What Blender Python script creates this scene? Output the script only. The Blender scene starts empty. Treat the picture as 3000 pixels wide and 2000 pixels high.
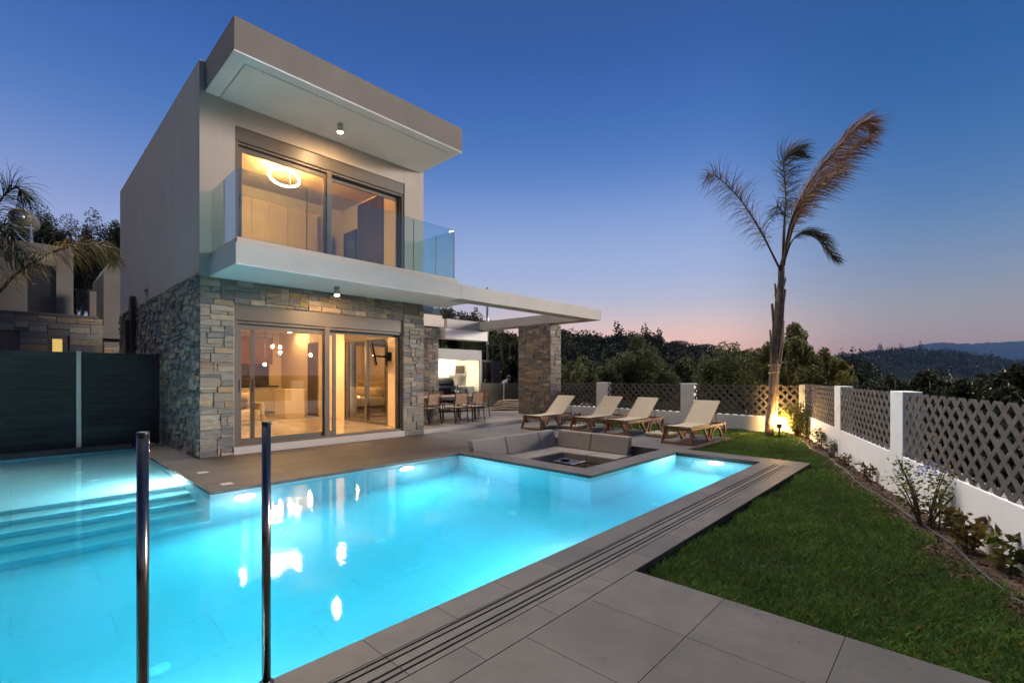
import bpy, bmesh, math, random
import numpy as np
from mathutils import Vector, Matrix
random.seed(7); rng = np.random.default_rng(11)
sc = bpy.context.scene
COL = sc.collection
PI = math.pi
R = math.radians

# ------------------------------------------------------------------ camera frame (used to place things at measured points)
YAW = R(43.24); FPX = 1381.5; HZ = 1099.; H = 1.5
FW = Vector((math.cos(YAW), math.sin(YAW), 0)); RT = Vector((math.sin(YAW), -math.cos(YAW), 0)); UP = Vector((0, 0, 1))
def at(px, py, d):                       # point at measured photo position and known distance
    return Vector((0, 0, H)) + FW*d + RT*((px-1500)/FPX*d) + UP*((HZ-py)/FPX*d)
def s2l(c):
    c /= 255.
    return c/12.92 if c <= .04045 else ((c+.055)/1.055)**2.4
def S(r, g, b): return (s2l(r), s2l(g), s2l(b))

# ------------------------------------------------------------------ materials
def nt(name):
    m = bpy.data.materials.new(name); m.use_nodes = True
    t = m.node_tree; t.nodes.clear()
    o = t.nodes.new('ShaderNodeOutputMaterial')
    return m, t, o
def node(t, typ, **kw):
    n = t.nodes.new(typ)
    for k, v in kw.items():
        if k in n.inputs.keys() if hasattr(n, 'inputs') else False: n.inputs[k].default_value = v
        else: setattr(n, k, v)
    return n
def mathn(t, op, a, b=None):
    n = t.nodes.new('ShaderNodeMath'); n.operation = op
    for i, v in enumerate((a, b)):
        if v is None: continue
        if isinstance(v, (int, float)): n.inputs[i].default_value = v
        else: t.links.new(v, n.inputs[i])
    return n.outputs[0]
def mulcol(t, a, b, fac=1.0):
    n = t.nodes.new('ShaderNodeMix'); n.data_type = 'RGBA'; n.blend_type = 'MULTIPLY'; n.inputs[0].default_value = fac
    for i, v in ((6, a), (7, b)):
        if isinstance(v, tuple): n.inputs[i].default_value = (*v[:3], 1)
        else: t.links.new(v, n.inputs[i])
    return n.outputs[2]
def mixcol(t, f, a, b):
    n = t.nodes.new('ShaderNodeMix'); n.data_type = 'RGBA'
    if isinstance(f, (int, float)): n.inputs[0].default_value = f
    else: t.links.new(f, n.inputs[0])
    for i, v in ((6, a), (7, b)):
        if isinstance(v, tuple): n.inputs[i].default_value = (*v[:3], 1)
        else: t.links.new(v, n.inputs[i])
    return n.outputs[2]
def noise(t, scale, detail=4, rough=.55, vec=None, stretch=None):
    tc = t.nodes.new('ShaderNodeTexCoord'); v = tc.outputs['Object']
    if stretch:
        mp = t.nodes.new('ShaderNodeMapping'); mp.inputs['Scale'].default_value = stretch
        t.links.new(v, mp.inputs[0]); v = mp.outputs[0]
    n = t.nodes.new('ShaderNodeTexNoise'); n.inputs['Scale'].default_value = scale; n.inputs['Detail'].default_value = detail
    n.inputs['Roughness'].default_value = rough
    t.links.new(v, n.inputs['Vector'])
    return n.outputs['Fac']
def ramp(t, fac, stops):
    r = t.nodes.new('ShaderNodeValToRGB'); e = r.color_ramp.elements
    if len(stops) > 6: r.color_ramp.interpolation = 'B_SPLINE'
    while len(e) < len(stops): e.new(.5)
    for i, (p, c) in enumerate(stops):
        e[i].position = p; e[i].color = (*c, 1) if len(c) == 3 else c
    t.links.new(fac, r.inputs[0]); return r.outputs[0]
MATS = {}
def mat(name, col, rough=.6, metal=0., var=.12, vscale=3., bump=0., bscale=60., attr=False, spec=.5, stretch=None, dirt=0.):
    m, t, o = nt(name)
    b = t.nodes.new('ShaderNodeBsdfPrincipled')
    b.inputs['Roughness'].default_value = rough; b.inputs['Metallic'].default_value = metal
    b.inputs['Specular IOR Level'].default_value = spec
    n = noise(t, vscale, 5, .6, stretch=stretch)
    lo = 1-var*1.6; hi = 1+var*1.2
    c = mulcol(t, ramp(t, n, [(.25, (lo, lo, lo)), (.75, (hi, hi, hi))]), tuple(col))
    if attr:
        a = t.nodes.new('ShaderNodeAttribute'); a.attribute_name = 'Col'
        c = mulcol(t, c, a.outputs['Color'])
    if dirt:
        d = noise(t, vscale*.23, 6, .7)
        c = mulcol(t, c, ramp(t, d, [(.42, (1-dirt,)*3), (.6, (1, 1, 1))]))
    t.links.new(c, b.inputs['Base Color'])
    if bump:
        bn = t.nodes.new('ShaderNodeBump'); bn.inputs['Strength'].default_value = bump; bn.inputs['Distance'].default_value = .01
        t.links.new(noise(t, bscale, 6, .65, stretch=stretch), bn.inputs['Height']); t.links.new(bn.outputs[0], b.inputs['Normal'])
    t.links.new(b.outputs[0], o.inputs[0]); MATS[name] = m
    return m
def emit(name, col, s):
    m, t, o = nt(name); e = t.nodes.new('ShaderNodeEmission')
    e.inputs[0].default_value = (*col, 1); e.inputs[1].default_value = s
    t.links.new(e.outputs[0], o.inputs[0]); MATS[name] = m; return m
def glassmat(name, tint=(1, 1, 1), refl=1.0, rough=0.0):
    m, t, o = nt(name)
    tr = t.nodes.new('ShaderNodeBsdfTransparent'); tr.inputs[0].default_value = (*tint, 1)
    gl = t.nodes.new('ShaderNodeBsdfGlossy'); gl.inputs['Roughness'].default_value = rough
    lw = t.nodes.new('ShaderNodeLayerWeight'); lw.inputs[0].default_value = .5
    f = mathn(t, 'POWER', lw.outputs['Facing'], 5.); f = mathn(t, 'MULTIPLY', f, .92*refl); f = mathn(t, 'ADD', f, .045*refl)
    mx = t.nodes.new('ShaderNodeMixShader'); t.links.new(f, mx.inputs[0]); t.links.new(tr.outputs[0], mx.inputs[1]); t.links.new(gl.outputs[0], mx.inputs[2])
    t.links.new(mx.outputs[0], o.inputs[0]); MATS[name] = m; return m
def leafmat(name, col, trans=.3, var=.35):
    m, t, o = nt(name)
    a = t.nodes.new('ShaderNodeAttribute'); a.attribute_name = 'Col'
    c = mulcol(t, tuple(col), a.outputs['Color'])
    d = t.nodes.new('ShaderNodeBsdfPrincipled'); d.inputs['Roughness'].default_value = .55; d.inputs['Specular IOR Level'].default_value = .15
    tl = t.nodes.new('ShaderNodeBsdfTranslucent'); mx = t.nodes.new('ShaderNodeMixShader'); mx.inputs[0].default_value = trans
    t.links.new(c, d.inputs['Base Color']); t.links.new(c, tl.inputs[0])
    t.links.new(d.outputs[0], mx.inputs[1]); t.links.new(tl.outputs[0], mx.inputs[2]); t.links.new(mx.outputs[0], o.inputs[0])
    MATS[name] = m; return m

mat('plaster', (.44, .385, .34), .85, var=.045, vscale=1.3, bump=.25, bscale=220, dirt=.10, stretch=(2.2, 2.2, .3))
mat('shaded_grey_plaster', (.13, .112, .10), .9, var=.06, vscale=1.3, bump=.25, bscale=160, dirt=.1)  # darker plaster: the neighbouring house's dusk shade put into the colour
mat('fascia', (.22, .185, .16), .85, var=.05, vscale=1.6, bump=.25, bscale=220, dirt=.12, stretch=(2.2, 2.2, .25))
mat('white_plaster', (.90, .89, .87), .8, var=.03, vscale=1.5, bump=.2, bscale=160, dirt=.05)
mat('pale_plaster', (.48, .46, .43), .85, var=.05, vscale=1.5, bump=.2, bscale=180, dirt=.06)
mat('fence_plaster', (.86, .84, .815), .85, var=.04, vscale=1.2, bump=.3, bscale=120, dirt=.12)
mat('stone', (1.18, 1.10, 1.0), .85, var=.26, vscale=9, bump=1.0, bscale=24, attr=True, stretch=(1, 1, 3.5))
mat('mortar', (.30, .285, .265), .95, var=.2, vscale=20, bump=.6, bscale=90)
mat('tile', (.096, .083, .074), .60, var=.10, vscale=5, bump=.15, bscale=260, attr=True, dirt=.22)
mat('lit_terrace_tile', (.17, .138, .108), .62, var=.10, vscale=5, bump=.15, bscale=260, attr=True, dirt=.2)  # copy of tile, lighter and warmer: alcove lamp glow put into the colour
mat('grout', (.03, .028, .026), .9)
mat('plinth', (.46, .42, .39), .7, var=.06, vscale=4)
mat('trim', (.50, .43, .36), .6, var=.05)
mat('frame_metal', (.105, .085, .068), .42, 0., var=.06, spec=.6)
mat('dark_metal', (.018, .018, .02), .4, .3, var=.1)
mat('chrome', (.22, .19, .165), .2, 1., var=.02)
mat('steel', (.5, .5, .5), .3, 1., var=.05)
mat('black_plastic', (.012, .012, .012), .35)
mat('composite', (.026, .024, .021), .8, var=.3, vscale=2.5, bump=.2, stretch=(.6, .6, 22))
mat('olive_board', (.085, .075, .045), .8, var=.2, vscale=3, bump=.2, stretch=(.6, .6, 20))
mat('fence_post', (.62, .56, .45), .35, .3, var=.05)
mat('teak', (.26, .105, .040), .55, var=.3, vscale=5, bump=.15, bscale=40, stretch=(1, 1, 5))
mat('wood_slat', (.27, .14, .065), .55, var=.25, vscale=6, stretch=(1, 1, 6))
mat('walnut', (.16, .065, .028), .45, var=.25, vscale=4, stretch=(6, 6, 1))
mat('sling', (.40, .32, .225), .9, var=.05, vscale=8, bump=.4, bscale=500)
mat('cushion', (.23, .205, .185), .95, var=.08, vscale=5, bump=.5, bscale=420)
mat('concrete', (.128, .108, .094), .92, var=.22, vscale=7, bump=.7, bscale=90, dirt=.2)
mat('soil', (.062, .036, .024), .97, var=.45, vscale=9, bump=1.0, bscale=30)
mat('forest_floor', (.012, .016, .011), .97, var=.4, vscale=.01, spec=0.)
mat('earth', (.018, .018, .011), .97, var=.4, vscale=.6, bump=.6, bscale=8, spec=0.)
mat('turf', (.012, .026, .006), .95, var=.4, vscale=6)
mat('interior_wall', (.66, .54, .40), .8, var=.03)
mat('interior_ceiling', (.58, .50, .40), .85, var=.02)
mat('marble_floor', (.55, .47, .38), .16, var=.15, vscale=1.6)
mat('wardrobe', (.55, .40, .25), .5, var=.06, vscale=3, stretch=(5, 5, .6))
mat('black_gap', (.015, .012, .01), .7)
mat('slat_panel', (.10, .07, .065), .6, var=.15)
mat('screen', (.012, .012, .014), .2)
mat('cabinet', (.45, .40, .33), .4, var=.04)
mat('counter', (.04, .035, .03), .3, var=.3, vscale=6)
mat('backsplash', (.06, .045, .04), .35, var=.5, vscale=5)
mat('bed_linen', (.75, .62, .42), .9, var=.05)
mat('white_paint', (.78, .77, .74), .5, var=.03)
mat('skin', (.32, .17, .11), .55, var=.05)
mat('hair', (.02, .015, .012), .6)
mat('blue_shirt', (.20, .24, .50), .9, var=.05)
mat('trousers', (.03, .03, .04), .9, var=.05)
mat('canvas', (.36, .27, .19), .95, var=.15, vscale=9, bump=.4)
mat('beige_stone', (.30, .26, .19), .85, var=.12, vscale=12, bump=.3)
mat('bottle_glass', (.008, .01, .006), .08)
mat('paper', (.7, .68, .66), .7)
mat('bark', (.17, .125, .085), .9, var=.45, vscale=7, bump=1., bscale=26, stretch=(1.5, 1.5, .8))
mat('palm_bark', (.21, .155, .11), .92, var=.5, vscale=9, bump=1., bscale=30, stretch=(3, 3, .7))
mat('twig', (.09, .055, .03), .9, var=.2)
mat('rope', (.55, .42, .26), .9, var=.1, vscale=60)
mat('hose', (.05, .052, .05), .6, var=.2)
mat('pool_tile', (.70, .74, .74), .5, var=.05, vscale=.8)
mat('copper_roof', (.12, .09, .07), .7)
mat('roof_tank', (.07, .06, .042), .6, 0.)
mat('far_house', (.22, .22, .23), .8)
emit('pool_lens', (.90, .97, 1.), 560.)
emit('step_lens', (.90, .98, 1.), 1700.)
emit('ring_glow', (1., .57, .19), 230.)
emit('ring_low', (1., .62, .28), 130.)
emit('can_bulb', (1., .62, .28), 2300.)
emit('warm_bulb', (1., .62, .27), 700.)
emit('spot_bulb', (1., .58, .2), 2400.)
emit('room_disc', (1., .62, .27), 230.)
emit('kitchen_disc', (1., .84, .52), 420.)
emit('lit_window', (1., .66, .2), .75)
emit('lit_room', (1., .72, .34), 1.0)
glassmat('glass', (.97, .98, .97))
glassmat('door_glass', (.96, .95, .91), 1.5)
glassmat('balcony_glass', (.80, .92, .93), 1.25)
leafmat('leaf', (1, 1, 1)); leafmat('far_leaf', (1, 1, 1), .5); leafmat('dry_leaf', (1, 1, 1), .2); leafmat('grass_blade', (1, 1, 1), .25)

def water_material():
    m, t, o = nt('water')
    g = t.nodes.new('ShaderNodeBsdfGlass'); g.inputs['IOR'].default_value = 1.33; g.inputs['Roughness'].default_value = 0.
    bn = t.nodes.new('ShaderNodeBump'); bn.inputs['Strength'].default_value = .10; bn.inputs['Distance'].default_value = .02
    n1 = noise(t, 15, 3, .6); n2 = noise(t, 1.1, 2, .5)
    t.links.new(mathn(t, 'ADD', mathn(t, 'MULTIPLY', n1, .5), mathn(t, 'MULTIPLY', n2, 1.4)), bn.inputs['Height'])
    t.links.new(bn.outputs[0], g.inputs['Normal'])
    v = t.nodes.new('ShaderNodeVolumeAbsorption'); v.inputs['Color'].default_value = (.01, .83, .925, 1); v.inputs['Density'].default_value = .85
    vs = t.nodes.new('ShaderNodeVolumeScatter'); vs.inputs['Color'].default_value = (.75, .95, 1, 1); vs.inputs['Density'].default_value = .09; vs.inputs['Anisotropy'].default_value = .6
    av = t.nodes.new('ShaderNodeAddShader'); t.links.new(v.outputs[0], av.inputs[0]); t.links.new(vs.outputs[0], av.inputs[1]); v = av
    t.links.new(g.outputs[0], o.inputs['Surface']); t.links.new(v.outputs[0], o.inputs['Volume'])
    MATS['water'] = m
water_material()
def pool_material():
    m, t, o = nt('pool_tile')
    b = t.nodes.new('ShaderNodeBsdfPrincipled'); b.inputs['Roughness'].default_value = .5
    geo = t.nodes.new('ShaderNodeNewGeometry')
    br = t.nodes.new('ShaderNodeTexBrick'); br.offset = .5
    br.inputs['Color1'].default_value = (.52, .57, .58, 1); br.inputs['Color2'].default_value = (.56, .60, .61, 1); br.inputs['Mortar'].default_value = (.38, .42, .43, 1)
    br.inputs['Scale'].default_value = 1.; br.inputs['Brick Width'].default_value = 1.2; br.inputs['Row Height'].default_value = .6; br.inputs['Mortar Size'].default_value = .004
    t.links.new(geo.outputs['Position'], br.inputs['Vector'])
    c = mulcol(t, br.outputs[0], ramp(t, noise(t, .7, 4), [(.3, (.93,)*3), (.7, (1.05,)*3)]))
    t.links.new(c, b.inputs['Base Color']); t.links.new(b.outputs[0], o.inputs[0]); MATS['pool_tile'] = m
pool_material()

# ------------------------------------------------------------------ objects
def tag(o, label=None, cat=None, group=None, kind=None):
    if label: o['label'] = label
    if cat: o['category'] = cat
    if group: o['group'] = group
    if kind: o['kind'] = kind
    return o
def empty(name, loc=(0, 0, 0), rz=0., label=None, cat=None, group=None):
    o = bpy.data.objects.new(name, None); COL.objects.link(o)
    o.location = loc; o.rotation_euler = (0, 0, rz); o.empty_display_size = .2
    return tag(o, label, cat, group)
def link(name, me, m, parent=None, smooth=False, bevel=0.):
    o = bpy.data.objects.new(name, me); COL.objects.link(o)
    for mm in (m if isinstance(m, (list, tuple)) else [m]): me.materials.append(MATS[mm])
    if parent is not None:
        o.parent = parent
        if parent.parent is None:
            L = Matrix.LocRotScale(parent.location, parent.rotation_euler, None)
            o.matrix_parent_inverse = L.inverted()
    if smooth: me.polygons.foreach_set('use_smooth', [True]*len(me.polygons))
    if bevel:
        b = o.modifiers.new('bevel', 'BEVEL'); b.width = bevel; b.segments = 2; b.limit_method = 'ANGLE'; b.angle_limit = R(40)
    return o
def copy_tree(o, parent=None):
    c = o.copy(); COL.objects.link(c); c.parent = parent
    if parent is not None: c.matrix_parent_inverse = o.matrix_parent_inverse
    for ch in list(o.children): copy_tree(ch, c)
    return c

class MB:
    def __init__(s): s.v = []; s.f = []; s.c = []
    def add(s, vs, fs, col=None):
        b = len(s.v); s.v += [tuple(p) for p in vs]
        for f in fs: s.f.append(tuple(b+i for i in f)); s.c.append(col or (1, 1, 1))
        return s
    def box(s, x0, x1, y0, y1, z0, z1, col=None, M=None):
        vs = [(x, y, z) for z in (z0, z1) for y in (y0, y1) for x in (x0, x1)]
        if M is not None: vs = [M @ Vector(p) for p in vs]
        return s.add(vs, [(0, 2, 3, 1), (4, 5, 7, 6), (0, 1, 5, 4), (2, 6, 7, 3), (0, 4, 6, 2), (1, 3, 7, 5)], col)
    def quad(s, a, b, c, d, col=None): return s.add([a, b, c, d], [(0, 1, 2, 3)], col)
    def prism(s, poly, d, col=None):           # poly: 3D points, d: extrusion vector
        n = len(poly); d = Vector(d)
        vs = [Vector(p) for p in poly] + [Vector(p)+d for p in poly]
        return s.add(vs, [tuple(range(n))[::-1], tuple(range(n, 2*n))] + [(i, (i+1) % n, n+(i+1) % n, n+i) for i in range(n)], col)
    def tube(s, pts, r, n=8, col=None, cap=True, up=None):
        pts = [Vector(p) for p in pts]; k = len(pts)
        rs = r if isinstance(r, (list, tuple)) else [r]*k
        vs = []; prev = None
        for i, p in enumerate(pts):
            t = (pts[min(i+1, k-1)]-pts[max(i-1, 0)]).normalized()
            a = prev if prev is not None else (Vector((0, 0, 1)) if abs(t.z) < .9 else Vector((1, 0, 0)))
            u = (a - t*a.dot(t)).normalized(); w = t.cross(u); prev = u
            for j in range(n):
                th = 2*PI*j/n; vs.append(p + (u*math.cos(th)+w*math.sin(th))*rs[i])
        fs = [(i*n+j, i*n+(j+1) % n, (i+1)*n+(j+1) % n, (i+1)*n+j) for i in range(k-1) for j in range(n)]
        if cap: fs += [tuple(range(n))[::-1], tuple((k-1)*n+j for j in range(n))]
        return s.add(vs, fs, col)
    def bar(s, a, b, w, h, col=None, up=(0, 0, 1)):
        a = Vector(a); b = Vector(b); t = (b-a).normalized(); u = Vector(up)
        u = (u - t*u.dot(t)).normalized(); r = t.cross(u)
        vs = [p + r*(sx*w/2) + u*(sz*h/2) for p in (a, b) for sz in (-1, 1) for sx in (-1, 1)]
        return s.add(vs, [(0, 1, 3, 2), (4, 6, 7, 5), (0, 4, 5, 1), (2, 3, 7, 6), (0, 2, 6, 4), (1, 5, 7, 3)], col)
    def lathe(s, prof, c=(0, 0, 0), n=20, M=None, col=None):
        vs = []; k = len(prof)
        for r, z in prof:
            for j in range(n):
                th = 2*PI*j/n; vs.append(Vector((r*math.cos(th), r*math.sin(th), z)))
        if M is not None: vs = [M @ v for v in vs]
        vs = [v+Vector(c) for v in vs]
        fs = [(i*n+j, i*n+(j+1) % n, (i+1)*n+(j+1) % n, (i+1)*n+j) for i in range(k-1) for j in range(n)]
        fs += [tuple(range(n))[::-1], tuple((k-1)*n+j for j in range(n))]
        return s.add(vs, fs, col)
    def build(s, name, m, parent=None, smooth=False, bevel=0., attr=False):
        me = bpy.data.meshes.new(name); me.from_pydata(s.v, [], s.f); me.update()
        if attr or any(c != (1, 1, 1) for c in s.c):
            ca = me.color_attributes.new('Col', 'FLOAT_COLOR', 'CORNER')
            arr = np.ones((len(me.loops), 4), np.float32); i = 0
            ls = np.array([len(f) for f in s.f]); arr[:, :3] = np.repeat(np.array(s.c, np.float32)[:, :3], ls, axis=0)
            ca.data.foreach_set('color', arr.ravel())
        return link(name, me, m, parent, smooth, bevel)
def npmesh(name, V, Fq, cols, m, parent=None, smooth=False):
    """V (n,3); Fq (k,m) same-size faces; cols (k,3) per face"""
    me = bpy.data.meshes.new(name); k, q = Fq.shape
    me.vertices.add(len(V)); me.vertices.foreach_set('co', np.asarray(V, np.float32).ravel())
    me.loops.add(k*q); me.loops.foreach_set('vertex_index', np.asarray(Fq, np.int32).ravel())
    me.polygons.add(k); me.polygons.foreach_set('loop_start', np.arange(0, k*q, q, dtype=np.int32))
    me.update(calc_edges=True); me.validate()
    ca = me.color_attributes.new('Col', 'FLOAT_COLOR', 'CORNER')
    a = np.ones((k*q, 4), np.float32); a[:, :3] = np.repeat(cols, q, axis=0); ca.data.foreach_set('color', a.ravel())
    return link(name, me, m, parent, smooth)
def unit(a): return a/np.maximum(np.linalg.norm(a, axis=-1, keepdims=True), 1e-9)
def leaves(C, L, W, up=.3, dirs=None, curl=0.):
    """rhombus leaves at centres C"""
    n = len(C); L = np.broadcast_to(L, n)[:, None]; W = np.broadcast_to(W, n)[:, None]
    d = rng.normal(size=(n, 3)) if dirs is None else dirs + rng.normal(size=(n, 3))*.35
    d[:, 2] += up; d = unit(d); r = unit(np.cross(d, rng.normal(size=(n, 3))))
    a = C-d*L*.5; b = C+d*L*.5
    V = np.stack([a, C-r*W*.5, b, C+r*W*.5], 1).reshape(-1, 3)
    return V, np.arange(4*n).reshape(n, 4)

# ------------------------------------------------------------------ stone cladding
STONE_COLS = [S(140, 136, 130), S(118, 117, 116), S(128, 122, 112), S(102, 102, 105), S(146, 139, 128), S(110, 109, 106), S(130, 120, 106), S(94, 95, 100), S(122, 120, 116), S(112, 112, 112)]
STONE_WARM = [S(142, 126, 106), S(146, 130, 106), S(130, 110, 95)]
def stones(mb, O, U, Vv, N, w, h, unit_=.056, warm=.1, holes=(), seed=1, prot=(.008, .035)):
    """random ashlar of real blocks on the rectangle O + u*U + v*V, outward normal N"""
    rnd = random.Random(seed); O = Vector(O); U = Vector(U); Vv = Vector(Vv); N = Vector(N)
    nx = max(1, round(w/unit_)); ny = max(1, round(h/unit_)); ux = w/nx; uy = h/ny
    occ = [[False]*nx for _ in range(ny)]
    for (a, b, c, d) in holes:
        for j in range(ny):
            for i in range(nx):
                if a < (i+.5)*ux < b and c < (j+.5)*uy < d: occ[j][i] = True
    kinds = [(6, 2), (5, 2), (4, 2), (4, 1), (5, 1), (7, 1), (3, 1), (1, 3), (2, 4), (3, 2), (6, 3), (2, 3), (8, 2)]
    wts = [9, 9, 7, 8, 9, 8, 6, 1.3, .8, 5, 3, 1.2, 6]
    for j in range(ny):
        for i in range(nx):
            if occ[j][i]: continue
            run = 1
            while i+run < nx and not occ[j][i+run]: run += 1
            for _ in range(14):
                kw, kh = rnd.choices(kinds, wts)[0]
                if kw == 1 and run == 1: kh = 1
                kw = min(kw, run)
                if 0 < run-kw < 2: kw = run
                if j+kh > ny: kh = ny-j
                if not any(occ[jj][ii] for jj in range(j, j+kh) for ii in range(i, i+kw)): break
            else: kw = kh = 1
            for jj in range(j, j+kh):
                for ii in range(i, i+kw): occ[jj][ii] = True
            g = .0042; jt = lambda: rnd.uniform(-.006, .006)
            u0, u1, v0, v1 = i*ux+g, (i+kw)*ux-g, j*uy+g, (j+kh)*uy-g
            P = [(u0+jt()*(i > 0), v0+jt()), (u1+jt()*(i+kw < nx), v0+jt()), (u1+jt()*(i+kw < nx), v1+jt()), (u0+jt()*(i > 0), v1+jt())]
            p = rnd.uniform(*prot); c0 = rnd.choice(STONE_WARM if rnd.random() < warm else STONE_COLS); k = rnd.uniform(.86, 1.12)
            col = tuple(x*k for x in c0); cx = (u0+u1)/2; cy = (v0+v1)/2; ins = .007
            out = [O+U*a+Vv*b-N*.01 for a, b in P]
            mid = [O+U*a+Vv*b+N*(p*.55+rnd.uniform(-.003, .003)) for a, b in P]
            top = [O+U*(a+(ins if a < cx else -ins))+Vv*(b+(ins if b < cy else -ins))+N*(p+rnd.uniform(-.006, .006)) for a, b in P]
            fs = []
            for q in range(4):
                r_ = (q+1) % 4; fs += [(q, r_, 4+r_, 4+q), (4+q, 4+r_, 8+r_, 8+q)]
            fs.append((8, 9, 10, 11)); mb.add(out+mid+top, fs, col)
    return mb

# ================================================================== SETTING
XL, YF, XR, YE = 2.33, 9.93, 7.25, 18.9       # villa body
WZ = -.05                                      # water level
def tiles(mb, x0, x1, y0, y1, sx, sy, ox=0., oy=0., z=0., th=.045, gap=.0035):
    def cuts(a, b, s, o):
        k = math.floor((a-o)/s)+1; out = [a]
        while o+k*s < b-1e-4:
            if o+k*s > a+1e-4: out.append(o+k*s)
            k += 1
        return out+[b]
    X = cuts(x0, x1, sx, ox); Y = cuts(y0, y1, sy, oy)
    for i in range(len(X)-1):
        for j in range(len(Y)-1):
            k = random.uniform(.84, 1.13); w = random.uniform(-.03, .03)
            mb.box(X[i]+gap/2, X[i+1]-gap/2, Y[j]+gap/2, Y[j+1]-gap/2, z-th, z, (k*(1+w), k, k*(1-w)))
PX0 = -2.2
d = MB()
tiles(d, -3, 8.92, 2.235, 2.465, .52, 5, .85, 0)
for a, b in ((1.995, 2.037), (2.050, 2.083), (2.096, 2.160), (2.173, 2.206), (2.219, 2.232)): tiles(d, -3, 8.86, a, b, 1.04, 5, .33, 0)
tiles(d, -3, 8.86, 1.80, 1.991, .63, 5, .46, 0)
tiles(d, -3, 3.29, -5.0, 1.797, .63, .67, .14, .46)
tiles(d, 8.86, 9.39, 1.80, 2.232, .53, .62, 8.86, 1.8); tiles(d, 8.915, 9.39, 2.232, 3.98, .48, .62, 8.915, 1.74)
tiles(d, 5.945, 9.04, 3.975, 4.36, .62, 2, 5.945, 3.975)
tiles(d, 9.04, 9.39, 3.98, 4.36, .62, 2, 9.04, 3)
tiles(d, 5.945, 6.36, 4.36, 6.995, 3, .62, 5, 4.36)
tiles(d, 1.755, 6.36, 6.995, YF, 1.2, .6, .6, 7.0)
tiles(d, 6.36, 9.04, 7.12, YF, 1.2, .6, .6, 7.0)
tiles(d, 9.04, 11.95, 4.36, YF, 1.2, .6, .6, 7.0); tiles(d, 9.39, 11.95, 3.98, 4.36, 1.2, .6, .6, 7.0)
tiles(d, 11.95, 12.6, 7.6, YF, 1.2, .6, .6, 7.0)
tiles(d, 1.755, XL, YF, 12.62, 3, .6, 0, 7.0)
tiles(d, PX0, 1.755, 12.6, 12.86, .6, 3, 0, 0, z=.05, th=.1)
tag(d.build('pool_deck', 'tile', attr=True, bevel=.0012), kind='structure')
g = MB()                                        # bedding under the tiles
for x0, x1, y0, y1 in ((-3, 9.39, 1.8, 2.468), (-3, 3.29, -5, 1.8), (8.90, 9.385, 2.47, 3.98), (5.96, 9.385, 3.99, 4.355), (5.96, 6.355, 4.36, 7.0),
                       (1.77, 6.355, 7.01, YF), (6.36, 9.04, 7.13, YF), (9.045, 11.94, 4.36, YF), (11.95, 12.59, 7.61, YF), (1.77, XL, YF+.002, 12.6), (9.4, 11.94, 3.985, 4.355)):
    g.box(x0, x1, y0, y1, -.14, -.010)
tag(g.build('deck_bed', 'grout'), kind='structure')
t = MB(); tiles(t, XR+.02, 14.2, YF+.03, 20.5, 1.2, .6, .6, 9.93, z=.12, th=.03); tiles(t, 14.2, 19.5, 12.1, 20.5, 1.2, .6, .6, 9.93, z=.12, th=.03)
tag(t.build('terrace', 'lit_terrace_tile', attr=True, bevel=.0012), kind='structure')
t = MB(); t.box(XR+.01, 14.2, YF, 20.5, -.41, .105); t.box(14.2, 19.5, 12.1, 20.5, -.41, .105)
tag(t.build('terrace_step', 'plinth'), kind='structure')

# pool basin
p = MB(); ZB = -1.42
def wall(a, b, z0=ZB, z1=-.045): p.quad((*a, z0), (*b, z0), (*b, z1), (*a, z1))
PO = [(PX0, 2.46), (8.92, 2.46), (8.92, 3.98), (5.95, 3.98), (5.95, 7.0), (1.76, 7.0), (1.76, 12.6), (PX0, 12.6)]
for i in range(8): wall(PO[i], PO[(i+1) % 8])
p.quad((PX0, 2.46, ZB), (5.95, 2.46, ZB), (5.95, 7.0, ZB), (PX0, 7.0, ZB)); p.quad((5.95, 2.46, ZB), (8.92, 2.46, ZB), (8.92, 3.98, ZB), (5.95, 3.98, ZB))
for (y0, y1, z) in ((8.33, 12.6, -.42), (7.97, 8.33, -.62), (7.63, 7.97, -.82), (7.31, 7.63, -1.02), (6.97, 7.31, -1.22)):
    p.box(PX0, 1.76, y0, y1, ZB-.1, z)
tag(p.build('pool_basin', 'pool_tile'), kind='structure')
w = MB(); e = .006
WO = [(PX0-e, 2.46-e), (8.92+e, 2.46-e), (8.92+e, 3.98+e), (5.95+e, 3.98+e), (5.95+e, 7.0+e), (1.76+e, 7.0+e), (1.76+e, 12.6+e), (PX0-e, 12.6+e)]
n = 8; w.add([(x, y, WZ) for x, y in WO]+[(x, y, ZB-.06) for x, y in WO], [tuple(range(8)), tuple(range(15, 7, -1))]+[(i, i+8, (i+1) % 8+8, (i+1) % 8) for i in range(8)])
tag(w.build('pool_water', 'water'), kind='structure')
# floor fittings: inlets in the pool floor
def inlet(x, y, z, name='pool_inlet', lab='', grp='round inlet caps on the pool floor'):
    b = MB(); b.lathe([(.075, 0), (.075, .006), (.055, .016), (.02, .02)], (x, y, z), 20)
    return tag(b.build(name, 'white_paint', smooth=True), lab, 'inlet', grp)

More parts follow.
